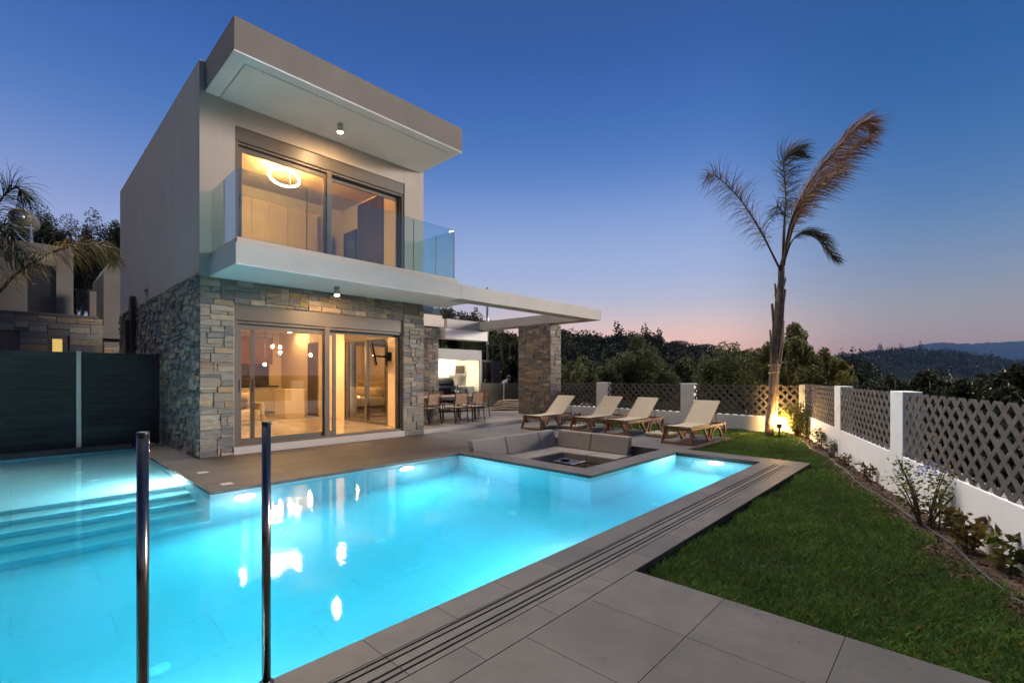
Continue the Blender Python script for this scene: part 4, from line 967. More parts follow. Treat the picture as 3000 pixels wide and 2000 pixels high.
# ================================================================== PLANTS
def spline(P, n):
    """Catmull-Rom through points P -> n+1 samples"""
    P = [Vector(p) for p in P]; Q = [P[0]*2-P[1]]+P+[P[-1]*2-P[-2]]; out = []
    m = len(P)-1
    for i in range(n+1):
        t = i/n*m; k = min(int(t), m-1); u = t-k; a, b, c, d_ = Q[k:k+4]
        out.append(.5*((2*b)+(c-a)*u+(2*a-5*b+4*c-d_)*u*u+(3*b-a-3*c+d_)*u**3))
    return out
def frond(P, r0, name, parent, n, L, drift, cols, start=.15, rach=(.10, .075, .03), spread=.8, droop=.5, wfac=1., rmat='twig'):
    """palm frond: rachis through P, n leaflets, drift = wind/gravity vector"""
    sp = spline(P, 40)
    b = MB(); b.tube(sp, [r0*(1-.85*i/40) for i in range(41)], 6)
    rt = b.build(name, rmat, parent, True)
    V = []; Fq = []; C = []
    for i in range(n):
        t = start+(1-start)*(i+random.random())/n; k = min(int(t*40), 39); p = sp[k].lerp(sp[k+1], t*40-k); tg = (sp[k+1]-sp[k]).normalized()
        side = tg.cross(Vector((random.gauss(0, 1), random.gauss(0, 1), random.gauss(0, 1)))).normalized()
        l = L*(.55+.6*math.sin(PI*min(1, max(.05, (t-start)/(1-start)*.93+.05))))*random.uniform(.6, 1.15)
        d0 = (tg*.55+side*spread+Vector(drift)*.25).normalized(); pts = [p]; w = random.uniform(.011, .019)*wfac; dd = d0
        for s_ in range(4):
            pts.append(pts[-1]+dd*l/4); dd = (dd+Vector(drift)*.34+Vector((0, 0, -droop*.36))+Vector((random.gauss(0, .1),)*3)).normalized()
        wv = dd.cross(Vector((random.random()-.5, random.random()-.5, random.random()-.5))).normalized()
        c = random.choice(cols); kq = random.uniform(.6, 1.25)
        base = len(V)
        for s_, q in enumerate(pts):
            ww = w*(1, .95, .75, .45, .08)[s_]*.5; V += [tuple(q-wv*ww), tuple(q+wv*ww)]
        for s_ in range(4): Fq.append((base+2*s_, base+2*s_+1, base+2*s_+3, base+2*s_+2)); C.append(tuple(x*kq for x in c))
    npmesh('leaflets', np.array(V), np.array(Fq), np.array(C), 'dry_leaf', rt)
    return rt
DRY = [(.34, .18, .08), (.25, .13, .06), (.16, .09, .045), (.075, .05, .034)]
GRN = [(.06, .065, .03), (.08, .075, .035), (.05, .05, .028), (.16, .10, .05)]
# windswept palm by the wall
Dp = 12.3
def pz5(x, y, d=Dp): return at(2100+x*.3316, 780+y*.3316, d)
def pz4(x, y, d=Dp): return at(2000+x*.34446, 320+y*.34446, d)
pb = pz5(462, 1500); palm = empty('palm_tree', (pb.x, pb.y, LZ), 0, 'thin windswept palm with a peeling trunk lit from below, beside the corner of the walls', 'palm')
ax_ = [(462, 1520, 44), (464, 1450, 42), (470, 1330, 40), (470, 1325, 36), (488, 1200, 33), (494, 1000, 36), (506, 900, 40), (508, 780, 36), (524, 600, 42), (548, 420, 46), (560, 300, 42), (566, 180, 34), (574, 90, 28), (582, 0, 20)]
b = MB(); b.tube([pz5(x, y) for x, y, r_ in ax_]+[pz4(838, 1340), pz4(858, 1230)], [r_*.3316/FPX*Dp*.86 for *_, r_ in ax_]+[.05, .03], 18)
for i in range(len(b.v)):
    v = Vector(b.v[i]); k = math.sin(v.z*34)*.006+random.uniform(-.008, .008); c = pb.to_2d(); dv = Vector((v.x-c.x, v.y-c.y, 0)); b.v[i] = tuple(v+dv.normalized()*k)
b.build('trunk', 'palm_bark', palm, True)
b = MB()                                       # old leaf bases peeling off the shaft
for (x0, y0, x1, y1, w_) in ((512, 900, 492, 330, .055), (540, 760, 520, 310, .06), (550, 900, 592, 480, .05), (560, 700, 600, 200, .05), (530, 420, 514, 150, .05), (560, 380, 586, 100, .045), (570, 420, 612, 205, .03), (506, 1000, 470, 560, .05), (572, 240, 612, 100, .035), (545, 300, 505, 250, .02), (585, 640, 586, 480, .03), (548, 190, 545, 0, .03), (520, 1030, 560, 700, .05), (500, 700, 482, 330, .035)):
    off = random.uniform(-.10, .06)
    p0 = pz5(x0, y0, Dp+off); p1 = pz5(x1, y1, Dp+off*1.3-.02)
    w_ *= .62; b.tube([p0, p0.lerp(p1, .5)+Vector((random.uniform(-.02, .02), random.uniform(-.02, .02), 0)), p1], [w_*1.1, w_, w_*.62], 6)
b.build('leaf_base', 'palm_bark', palm)
wind = (RT.x*.95, RT.y*.95, -.22)
D1 = Dp
frond([pz4(832, 1370), pz4(760, 1225), pz4(690, 1085, D1-.2), pz4(600, 930, D1-.4), pz4(500, 780, D1-.6), pz4(400, 670, D1-.7), pz4(290, 575, D1-.8), pz4(215, 560, D1-.9)], .030, 'frond', palm, 360, .64, (0.05, 0, -.25), DRY[1:], .22, spread=.75, droop=.75)
frond([pz4(850, 1300), pz4(858, 1050), pz4(876, 820, D1+.3), pz4(872, 620, D1+.5), pz4(858, 470, D1+.6), pz4(905, 370, D1+.6), pz4(990, 345, D1+.5)], .028, 'frond', palm, 560, .72, wind, GRN, .25, spread=.7, droop=.25)
frond([pz4(858, 1330), pz4(905, 1030, D1-.2), pz4(975, 830, D1-.4), pz4(1075, 640, D1-.5), pz4(1190, 480, D1-.5), pz4(1320, 340, D1-.5), pz4(1430, 205, D1-.5), pz4(1545, 110, D1-.4), pz4(1628, 170, D1-.3)], .040, 'frond', palm, 820, .72, wind, DRY[:3]+[(.26, .12, .05)], .18, spread=.62, droop=.15)
frond([pz4(865, 1300), pz4(935, 1020), pz4(1040, 800, D1+.2), pz4(1180, 610, D1+.4), pz4(1330, 470, D1+.5), pz4(1450, 330, D1+.6), pz4(1600, 255, D1+.6)], .032, 'frond', palm, 560, .70, wind, DRY, .2, spread=.65, droop=.3)
frond([pz4(868, 1290), pz4(925, 1130, D1-.2), pz4(1010, 1050, D1-.4), pz4(1090, 1040, D1-.6), pz4(1170, 1095, D1-.7), pz4(1240, 1200, D1-.8), pz4(1315, 1285, D1-.9)], .022, 'frond', palm, 320, .42, wind, GRN, .2, spread=.5, droop=.6)
frond([pz4(860, 1330), pz4(868, 1100, D1+.1), pz4(870, 940, D1+.2), pz4(845, 870, D1+.2), pz4(790, 830, D1+.1), pz4(750, 930, D1)], .018, 'frond', palm, 120, .36, (0, 0, -.3), GRN, .3, spread=.6, droop=.5)
frond([pz4(870, 1260), pz4(930, 1000), pz4(1010, 800, D1-.6), pz4(1120, 690, D1-.9), pz4(1240, 590, D1-1.), pz4(1370, 520, D1-1.1)], .022, 'frond', palm, 230, .64, wind, DRY, .15, spread=.7, droop=.4)
# rope ties
b = MB(); b.tube([pz5(548, 880, Dp-.15), pz5(545, 1100, Dp-.2), pz5(522, 1400, Dp-.2)], .008, 6); b.tube([pz5(552, 900, Dp-.15), pz5(556, 940, Dp-.15), pz5(540, 960, Dp-.16), pz5(518, 1390, Dp-.25)], .007, 6)
for yy, rr in ((872, .135), (938, .13)):
    c = pz5(505, yy); b.tube([c+Vector((rr*math.cos(a), rr*math.sin(a), .02*math.sin(a*2))) for a in [2*PI*i/20 for i in range(21)]], .007, 6)
tag(b.build('tie_rope', 'rope', smooth=True), 'pale tie rope wound round the palm trunk and hanging beside it', 'rope')
# palm spotlight
gp = pz5(552, 1480, Dp-.24); sp_ = empty('garden_spotlight', (gp.x, gp.y, LZ), 0, 'glowing garden spotlight on a stake aimed up the palm trunk', 'spotlight')
hd = pz5(550, 1392, Dp-.24); aim = (pz5(508, 980, Dp-.10) - hd).normalized(); Q = aim.to_track_quat('Z', 'Y').to_matrix()
b = MB(); b.tube([(gp.x, gp.y, LZ-.1), (gp.x, gp.y, hd.z-.03)], .022, 10); b.lathe([(.05, -.10), (.06, -.05), (.062, .03), (.056, .03), (.054, .0)], hd, 20, Q); b.build('housing', 'black_plastic', sp_, True)
b = MB(); b.lathe([(.05, .028), (.054, .05), (.045, .08), (.02, .1)], hd, 20, Q); b.build('bulb', 'spot_bulb', sp_, True)

# leafy plants: stems + big leaves
def shrub(x, y, h, name, lab, cat, nst, nlf, L, W, cols, spread=.35, grp=None, z0=None, up=.25, leafm='leaf', lean=(0, 0)):
    z0 = LZ if z0 is None else z0
    rt = empty(name, (x, y, z0), 0, lab, cat, grp); b = MB(); C = []; Dd = []
    for i in range(nst):
        a = random.random()*2*PI; s_ = spread*random.uniform(.3, 1); hh_ = h*random.uniform(.6, 1)
        p0 = Vector((x+.03*math.cos(a), y+.03*math.sin(a), z0)); p2 = Vector((x+s_*math.cos(a)+lean[0]*hh_, y+s_*math.sin(a)+lean[1]*hh_, z0+hh_)); p1 = p0.lerp(p2, .5)+Vector((0, 0, hh_*.12))
        sp = spline([p0, p1, p2], 10); b.tube(sp, [.008*(1-.75*i/10)*h/.6 for i in range(11)], 5)
        for k in range(nlf):
            t = random.uniform(.25, 1.); q = sp[min(int(t*10), 10)]; dv = Vector((random.gauss(0, 1), random.gauss(0, 1), random.gauss(.15, .5))).normalized(); ll = L*random.uniform(.5, 1.15)
            if nlf > 30: q = q+dv*random.uniform(0, .16)*h
            C.append(q+dv*ll*.55); Dd.append(dv*1.6)
    b.build('stem', 'twig', rt, True)
    C = np.array([tuple(c) for c in C]); Dd = np.array([tuple(c) for c in Dd]); n_ = len(C)
    ls = L*(.55+.6*rng.random(n_)); V, Fq = leaves(C, ls, W*(.6+.6*rng.random(n_)), up*.3, dirs=Dd)
    cc = np.array(cols)[rng.integers(0, len(cols), n_)]*(.6+.8*rng.random((n_, 1)))
    npmesh('foliage', V, Fq, cc, leafm, rt)
    return rt
GREENS = [(.055, .085, .022), (.08, .11, .028), (.11, .12, .035), (.05, .065, .02)]
OLIV = [(.09, .09, .03), (.16, .125, .038), (.22, .15, .035), (.065, .07, .024), (.13, .085, .035)]
def along(x, off): return x, wall_y(x)+off
def gpt(px, py, z=LZ): 
    dy = (py-HZ)/FPX; d_ = (H-z)/dy; return at(px, py, d_)
q = gpt(2838, 1625); shrub(q.x, q.y, .46, 'variegated_shrub', 'broad leaved shrub with brown and yellow leaf edges against the white wall, nearest the camera', 'shrub', 14, 22, .09, .045, OLIV+[(.16, .10, .02)], .30)
q = gpt(2708, 1545); shrub(q.x, q.y, .74, 'flowering_shrub', 'tall airy yellow green shrub with pale blue flowers over the lattice', 'shrub', 16, 44, .055, .026, [(.13, .16, .04), (.18, .19, .045), (.09, .115, .035), (.21, .20, .05)], .36)
q = gpt(2600, 1400); 
q = gpt(2708, 1545); fx, fy = q.x, q.y
C = np.array([(fx+.15*rng.normal()+.03, fy+.09*rng.normal()-.05, LZ+.60+.05*rng.normal()) for _ in range(110)]); V, Fq = leaves(C, .028, .024)
lastf = npmesh('blossom', V, Fq, np.array([[.22, .25, .50]])*(.7+.6*rng.random((110, 1))), 'leaf', [o for o in COL.objects if o.name.startswith('flowering_shrub')][0])
specs = [(2602, 1420, .26, 7, 11, .055, .028, OLIV, 'small leafy seedling with broad leaves between the flowering shrub and the white pillar'), (2530, 1372, .22, 6, 14, .045, .022, OLIV, 'small yellowing plant beside the drip hose, below the nearer white pillar'),
         (2460, 1340, .34, 7, 14, .05, .024, GREENS, 'small dark green plant below the farther white pillar'), (2425, 1318, .40, 8, 20, .055, .026, GREENS+OLIV[:1], 'bushy broad leaved plant at the bend of the soil bed, right of the corner bush'), (2395, 1290, .5, 9, 18, .05, .026, GREENS, 'leafy plant against the lattice close to the wall corner'),
         (2990, 1690, .30, 6, 6, .10, .055, [(.05, .07, .02), (.12, .11, .025)], 'low plant with large yellow edged leaves at the right end of the bed')]
for (px, py, h_, ns, nl, L_, W_, cs, lb) in specs:
    q = gpt(px, py); shrub(q.x, max(q.y, wall_y(q.x)+.10), h_*1.15, 'bed_plant', lb, 'plant', ns+2, int(nl*1.6), L_*1.15, W_*1.15, cs, .16 if h_ < .4 else .25, 'young plants along the soil bed')
for (px, py, h_, lb) in ((2518, 1350, .30, 'thin grey lavender like plant against the white wall, farther one'), (2790, 1560, .40, 'thin grey lavender like plant against the white wall, nearer one')):
    q = gpt(px, py); yy = wall_y(q.x)+.14; shrub(q.x, yy, h_, 'grey_herb', lb, 'plant', 12, 24, .03, .006, [(.12, .11, .12), (.09, .085, .09), (.16, .14, .17)], .11, 'grey herbs against the white wall', up=.8)
q = pz5(720, 1460, 11.95); shrub(q.x, q.y, .95, 'corner_bush', 'feathery green bush in the corner of the walls beside the palm spotlight', 'bush', 34, 110, .06, .02, [(.10, .115, .03), (.075, .095, .025), (.13, .125, .035), (.05, .07, .02)], .40)
# drip hose
b = MB(); b.tube(spline([(x, wall_y(x)+.27+.04*math.sin(x*1.7)+.02*math.sin(x*4), LZ+.035) for x in [4+.45*i for i in range(23)]], 160), .011, 8)
tag(b.build('drip_hose', 'hose', smooth=True), 'grey drip irrigation hose along the edge of the soil bed', 'hose')

# ---- trees
def crown_pts(n, c, rx, ry, rz, nclump, seed, lump=.33):
    r_ = np.random.default_rng(seed)
    k = r_.normal(size=(nclump, 3)); k = unit(k)*r_.random((nclump, 1))**.45; k[:, 2] = np.abs(k[:, 2])*1.25-.28
    rad = lump*(.6+.8*r_.random(nclump))
    idx = r_.integers(0, nclump, n); p = unit(r_.normal(size=(n, 3)))*(r_.random((n, 1))**.33)
    P = k[idx]+p*rad[idx][:, None]
    br = (.55+.7*r_.random(nclump))[idx]
    return P*np.array([rx, ry, rz])+np.array(c), br
def tree(base, h, w, n, L, lab, cols, seed, name='olive_tree', grp='trees beyond the rear wall', nclump=26, lump=.33, cat='tree', trunk=True, asp=.32, zc=.55, rzf=.52):
    x, y, z = base; rt = empty(name, (x, y, z), 0, lab, cat, grp); rnd = random.Random(seed)
    b = MB(); 
    hub = Vector((x, y, z+h*.28)); b.tube([(x, y, z), (x+.1*w*rnd.uniform(-1, 1), y, z+h*.15), hub], [w*.055, w*.045, w*.035], 8)
    for i in range(7):
        a = 2*PI*i/7+rnd.random(); t = Vector((x+w*.33*math.cos(a), y+w*.33*math.sin(a), z+h*rnd.uniform(.55, .85))); m_ = hub.lerp(t, .5)+Vector((0, 0, -.05*h)); b.tube([hub, m_, t], [w*.026, w*.017, w*.006], 6)
    b.build('trunk', 'bark', rt, True)
    P, br = crown_pts(n, (x, y, z+h*zc), w*.5*.98, w*.5*.98, h*rzf*.75, nclump, seed, lump)
    V, Fq = leaves(P, L*(.6+.8*rng.random(n)), L*asp*(.7+.6*rng.random(n)), .25)
    cc = np.array(cols)[rng.integers(0, len(cols), n)]*br[:, None]*(.7+.6*rng.random((n, 1)))
    npmesh('crown', V, Fq, cc, 'leaf', rt); return rt
OL = [(.09, .105, .038), (.12, .135, .054), (.066, .078, .03), (.15, .16, .075)]
LAMP_YL = [(.20, .18, .04), (.24, .21, .05), (.14, .14, .035), (.09, .10, .03)]  # yellow garden lamp glow put into the leaf colours
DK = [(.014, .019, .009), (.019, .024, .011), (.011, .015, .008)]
def tr(px, ptop, d_, wpx, lab, cols, seed, n=9000, zb=-1.0, L=.16, **kw):
    p = at(px, HZ, d_); top = H+(HZ-ptop)/FPX*d_
    return tree((p.x, p.y, zb), top-zb, wpx/FPX*d_, n, L, lab, cols, seed, **kw)
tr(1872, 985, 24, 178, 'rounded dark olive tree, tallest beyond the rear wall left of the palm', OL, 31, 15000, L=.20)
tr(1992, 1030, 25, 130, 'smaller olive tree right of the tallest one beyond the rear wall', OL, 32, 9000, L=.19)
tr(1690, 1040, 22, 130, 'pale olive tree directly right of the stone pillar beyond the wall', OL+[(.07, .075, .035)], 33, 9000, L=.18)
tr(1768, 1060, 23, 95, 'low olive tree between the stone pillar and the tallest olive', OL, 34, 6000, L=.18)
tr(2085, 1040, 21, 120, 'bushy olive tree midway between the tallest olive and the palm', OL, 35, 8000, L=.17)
tr(2180, 1000, 20, 190, 'broad olive tree partly behind the palm trunk, on its left', OL+LAMP_YL[2:], 36, 14000, L=.17)
tr(2325, 945, 17.5, 210, 'large loose tree rising right behind the palm trunk, lamp glow coloured into its leaves', LAMP_YL+OL, 37, 17000, L=.17, nclump=40, lump=.24)
tr(2420, 1010, 17, 150, 'tree above the corner pillar of the walls, lamp glow coloured into its leaves', LAMP_YL, 38, 11000, L=.15, nclump=32, lump=.26)
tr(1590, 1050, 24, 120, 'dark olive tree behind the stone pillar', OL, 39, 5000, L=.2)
for i, (px, pt, d_, w_, lb) in enumerate(((2520, 1095, 17, 120, 'dark low tree right of the tree coloured lamp yellow, beyond the white wall'), (2630, 1075, 16, 150, 'dark rounded tree beyond the white wall, above its second pillar'), (2745, 1080, 16, 160, 'dark tree beyond the white wall, right of the rounded one'), (2870, 1070, 15, 190, 'broad dark tree beyond the white wall near the right edge'), (3010, 1020, 14, 150, 'tall dark tree at the right edge of the view beyond the white wall'), (2800, 1100, 13, 170, 'low dark bush close behind the lattice beyond the white wall'), (2950, 1110, 12, 170, 'low dark bush close behind the lattice at the right edge'), (2580, 1115, 14, 130, 'low dark bush behind the far lattice panels'), (2680, 1118, 13.5, 120, 'low dark bush behind the lattice above the nearer white pillar'))):
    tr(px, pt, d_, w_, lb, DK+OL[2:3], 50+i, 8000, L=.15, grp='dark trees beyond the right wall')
for x in (5.2, 6.4, 7.6, 8.8, 10.0, 11.2, 12.4, 13.5):
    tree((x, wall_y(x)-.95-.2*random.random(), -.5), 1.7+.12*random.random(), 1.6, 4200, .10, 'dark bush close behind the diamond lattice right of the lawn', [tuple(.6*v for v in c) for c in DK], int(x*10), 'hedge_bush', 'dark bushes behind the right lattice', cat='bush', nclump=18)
# trees on the slope behind the terrace
for i, (px, pt, d_, w_, cs, lb) in enumerate(((1262, 895, 34, 60, DK, 'spreading tree behind the rear wing, left of the conifer like one'), (1328, 888, 34, 46, DK, 'upright dense tree rising behind the glass of the rear wing'), (1360, 1010, 27, 90, OL, 'olive shrubby tree on the slope above the kitchen alcove'), (1430, 985, 29, 90, DK, 'dark tree behind the flue pipe'), (1490, 968, 27, 80, DK+OL[:1], 'dark tree between flue pipe and stone pillar'), (1545, 985, 26, 80, DK, 'dark tree partly hidden by the stone pillar'), (1300, 1015, 26, 90, OL, 'green tree above the left end of the kitchen alcove'), (1500, 1060, 24, 90, DK, 'low dark tree behind the olive fence'))):
    tr(px, pt, d_, w_, lb, cs, 70+i, 7000, L=.2, zb=-.6, grp='trees on the slope behind the terrace', rzf=.62, zc=.5)
# trees behind the neighbouring house
for i, (px, pt, d_, w_, lb) in enumerate(((60, 650, 33, 260, 'dark spreading tree behind the roof water tank'), (130, 634, 34, 230, 'dark tree with open foliage right of the roof water tank'), (205, 676, 33, 190, 'lower dark tree behind the end of the neighbouring roof'), (262, 695, 34, 190, 'dark tree in the gap between the two houses'), (318, 648, 33, 170, 'tall dark pine against the sky left of the villa wall'), (345, 670, 31, 170, 'dark pine half hidden by the villa wall'))):
    tr(px, pt, d_, w_, lb, DK, 90+i, 16000, L=.2, zb=.5, grp='trees behind the neighbouring house', rzf=.5, zc=.66, nclump=44, lump=.24)
# palm at the left edge
def pL(x, y, d_): return at(x*.24242, 520+y*.24242, d_)
pp_ = at(-75, 1099, 9.6); pal2 = empty('leaning_palm', (pp_.x, pp_.y, -.4), 0, 'palm at the left edge with one long drooping dry frond', 'palm')
crownp = at(-75, 905, 9.6)
b = MB(); b.tube([(pp_.x, pp_.y, -.4), (pp_.x+.03, pp_.y, 1.), tuple(crownp)], [.17, .14, .12], 12); b.build('trunk', 'palm_bark', pal2, True)
GD = [(.36, .25, .08), (.42, .25, .08), (.22, .15, .05), (.09, .085, .03), (.55, .34, .11)]
GG = [(.02, .035, .014), (.03, .045, .018), (.014, .026, .012)]
frond([crownp, pL(0, 1370, 9.4), pL(160, 1190, 9.2), pL(400, 1030, 9.), pL(640, 900, 8.9), pL(880, 838, 8.9), pL(1130, 830, 9.), pL(1330, 900, 9.1), pL(1400, 1010, 9.2)], .030, 'frond', pal2, 420, .50, (.05, 0, -.4), GD, .16, spread=.65, droop=.9)
frond([crownp, pL(-120, 700, 9.6), pL(-20, 330, 9.7), pL(80, 190, 9.8), pL(220, 130, 9.9), pL(320, 250, 9.9)], .024, 'frond', pal2, 260, .62, (.12, -.1, -.4), GG, .25, spread=.6, droop=.7)
frond([crownp, pL(-150, 900, 9.3), pL(-60, 640, 9.2), pL(60, 560, 9.1), pL(170, 640, 9.)], .02, 'frond', pal2, 220, .60, (.1, 0, -.4), GG+GD[3:4], .2, spread=.6, droop=.8)
frond([crownp, pL(-60, 1000, 9.), pL(60, 850, 8.9), pL(200, 850, 8.8), pL(330, 960, 8.7)], .02, 'frond', pal2, 220, .55, (.1, 0, -.4), GG+GD[2:4], .2, spread=.6, droop=.8)
# ================================================================== NEIGHBOURING HOUSE
NY = 24.
def nb(px, py, Y=NY):
    u = (px-1500)/FPX; dy_ = FW.y+u*RT.y; d_ = Y/dy_; return at(px, py, d_)
nh = empty('neighbouring_house', (.5, NY, -.4), 0, 'neighbouring house with grey upper storey and stone lower storey beyond the dark fence', 'house')
a = nb(215, 727); zr_ = a.z; zs_ = nb(215, 925).z; xr_ = a.x
xd0, xd1 = nb(80, 800).x, nb(164, 800).x; zd1 = nb(164, 780).z
b = MB(); b.box(-7, xd0, NY, NY+.3, zs_, zr_); b.box(xd1, xr_, NY, NY+.3, zs_, zr_); b.box(xd0, xd1, NY, NY+.3, zd1, zr_); b.box(-7, xr_, NY+.3, NY+6, zs_, zr_-.02)
b.build('upper_wall', 'shaded_grey_plaster', nh, bevel=.01)
b = MB(); b.box(xd0, xd1, NY+.1, NY+.16, zs_, zd1); dr = b.build('door', 'black_plastic', nh)
b = MB(); b.bar((xd0+.10, NY+.06, zs_+1.05), (xd0+.26, NY+.06, zs_+1.05), .03, .03); b.build('handle', 'chrome', dr)
xs1 = nb(300, 960).x
s = MB(); wx0, wx1, wz1 = nb(138, 1000).x, nb(198, 1000).x, nb(165, 982).z
stones(s, (-5, NY-1.2, -.4), (1, 0, 0), (0, 0, 1), (0, -1, 0), nb(300, 960, NY-1.2).x+5, nb(285, 935, NY-1.2).z+.4, unit_=.11, seed=41, holes=[(nb(138, 1000, NY-1.2).x+5, nb(198, 1000, NY-1.2).x+5, .5, nb(165, 982, NY-1.2).z+.4), (-1, nb(63, 1000, NY-1.2).x+5, .5, nb(40, 970, NY-1.2).z+.4)])
s.build('stone_cladding', 'stone', nh, attr=True)
b = MB(); X1_ = nb(300, 960, NY-1.2).x; Z1_ = nb(285, 935, NY-1.2).z; b.box(-7, X1_, NY-1.06, NY+.1, -.4, Z1_-.02); b.build('lower_wall', 'mortar', nh)
b = MB(); b.box(-7, X1_-.1, NY-1.25, NY-.1, Z1_, Z1_+.1); b.build('terrace_edge', 'shaded_grey_plaster', nh, bevel=.005)
wxa, wxb, wz = nb(138, 1000, NY-1.2).x, nb(198, 1000, NY-1.2).x, nb(165, 982, NY-1.2).z
b = MB(); b.box(wxa, wxa+.13, NY-1.2, NY-1.07, -.2, wz); b.box(wxb-.13, wxb, NY-1.2, NY-1.07, -.2, wz); b.box(wxa+.13, wxb-.13, NY-1.2, NY-1.07, wz-.12, wz); wn = b.build('window', 'frame_metal', nh)
b = MB(); b.box(wxa+.13, wxb-.13, NY-1.09, NY-1.065, -.2, wz-.12); b.build('pane', 'lit_window', wn)
b = MB(); b.box(-7, nb(63, 1000, NY-1.2).x, NY-1.12, NY-1.065, -.4, nb(40, 970, NY-1.2).z); b.build('blank_panel', 'shaded_grey_plaster', nh)
# terrace glass and piers
b = MB(); g0 = nb(215, 900, NY-.6); 
panel((xr_+.05, NY-.5), (nb(283, 900, NY-.5).x, NY-.5), Z1_+.1, Z1_+1.15, nh)
b = MB(); q0 = nb(262, 853, NY-.8); q1 = nb(282, 853, NY-.8); b.box(q0.x, q1.x, NY-.8, NY-.5, Z1_+.1, q0.z); b.build('terrace_pier', 'shaded_grey_plaster', nh, bevel=.01)
# second volume (gable end wall between the houses)
nv = empty('garden_outbuilding', (4, 27, -.4), 0, 'narrow grey wall end with sloping top between the neighbouring house and the villa', 'outbuilding')
V2 = 27.; p0 = nb(303, 798, V2); p1 = nb(328, 760, V2); p2 = nb(328, 950, V2)
b = MB(); b.prism([(p0.x, V2, -.4), (p1.x+1.6, V2, -.4), (p1.x+1.6, V2, p1.z), (p1.x, V2, p1.z), (p0.x, V2, p0.z)], (0, 4, 0)); b.build('wall', 'shaded_grey_plaster', nv, bevel=.01)
b = MB(); z4 = nb(320, 955, V2-.3).z; b.box(nb(299, 955, V2-.5).x, p1.x+1.6, V2-.5, V2-.01, z4-.55, z4); b.build('ledge', 'shaded_grey_plaster', nv, bevel=.01)
b = MB(); s_ = MB(); stones(s_, (nb(305, 1000, V2-.6).x, V2-.55, -.4), (1, 0, 0), (0, 0, 1), (0, -1, 0), 2., z4-.3, seed=43); s_.build('stone_base', 'stone', nv, attr=True)
# roof water tank
tk = at(58, 640, 19.5); rt = empty('roof_water_tank', (tk.x, tk.y, zr_), 0, 'round solar water tank on a metal stand on the neighbouring roof', 'water tank')
T0 = nb(58, 634, NY+1.2); dd_ = (NY+1.2)/(FW.y+((58-1500)/FPX)*RT.y)
rr = 27/FPX*dd_
ax1 = Vector((.25, 1., 0)).normalized(); Mq = ax1.to_track_quat('Z', 'Y').to_matrix()
b = MB(); b.lathe([(rr*.75, -.03), (rr*.98, .06), (rr, .2), (rr, 1.0), (rr*.8, 1.1)], T0, 24, Mq); b.build('tank', 'roof_tank', rt, True)
b = MB(); b.lathe([(rr*.42, -.045), (rr*.40, -.06), (.01, -.065)], T0, 20, Mq); b.build('end_cap', 'steel', rt, True)
for dx in (-.35, .35):
    for dy in (.1, .9): b = MB(); b.bar((T0.x+dx, T0.y+dy, zr_-.02), (T0.x+dx*.8, T0.y+dy, T0.z-.1), .05, .05); b.build('stand_leg', 'steel', rt)
b = MB(); b.bar((T0.x-.4, T0.y+.1, T0.z-rr), (T0.x+.4, T0.y+.1, T0.z-rr), .04, .04); b.bar((T0.x+.35, T0.y+.1, zr_), (T0.x-.28, T0.y+.1, T0.z-rr), .04, .04); b.build('stand', 'steel', rt)

# ================================================================== FAR LAND
def ridge(name, px0, px1, D, prof, depth, seed, m='earth', n=140, rough=.03, dcol=None):
    """hill: silhouette heights prof(px)->photo y at distance D, real slope towards and away from the camera"""
    r_ = np.random.default_rng(seed); V = []; Fq = []; rows = 14
    for j in range(rows+1):
        t = j/rows; off = (t-.6)*depth; prof_k = math.sin(PI*min(1, t/.6)*.5)**1.2 if t <= .6 else math.cos((t-.6)/.4*PI*.5)
        for i in range(n+1):
            px = px0+(px1-px0)*i/n; hz_ = H+(HZ-prof(px))/FPX*D
            p = at(px, HZ, D); rad = Vector((p.x, p.y, 0)).normalized(); q = p+rad*off
            z = -1.8+(hz_+1.8)*prof_k*(1+rough*(r_.normal()*.5))
            V.append((q.x, q.y, z))
    for j in range(rows):
        for i in range(n): a = j*(n+1)+i; Fq.append((a, a+1, a+n+2, a+n+1))
    return tag(npmesh(name, np.array(V), np.array(Fq), np.ones((len(Fq), 3)), m, None, True), kind='structure')
def interp(pts):
    X = [p[0] for p in pts]; Y = [p[1] for p in pts]; return lambda x: float(np.interp(x, X, Y))
near = interp([(1100, 900), (1300, 925), (1400, 950), (1440, 975), (1520, 1010), (1600, 1050), (1660, 1080), (2300, 1092)])
ridge('near_hill', 1050, 2300, 46, near, 26, 5, rough=.02)
wood = interp([(1350, 1000), (1500, 1000), (1640, 996), (1700, 1006), (1800, 1012), (1900, 1010), (1960, 1030), (2050, 1040), (2100, 1053), (2200, 1060), (2500, 1085)])
ridge('wooded_ridge', 1300, 2560, 170, wood, 110, 6, 'forest_floor')
mid_ = interp([(2300, 1075), (2440, 1058), (2560, 1040), (2700, 1036), (2800, 1042), (2920, 1060), (3000, 1074), (3300, 1090)])
ridge('middle_hill', 2250, 3300, 900, mid_, 700, 7, 'forest_floor')
far_ = interp([(2200, 1070), (2440, 1053), (2520, 1046), (2600, 1030), (2700, 1010), (2760, 1003), (2850, 1008), (2880, 1006), (3000, 999), (3300, 1010), (3600, 1040)])
ridge('far_mountain', 2150, 3700, 4200, far_, 2600, 8, 'forest_floor')
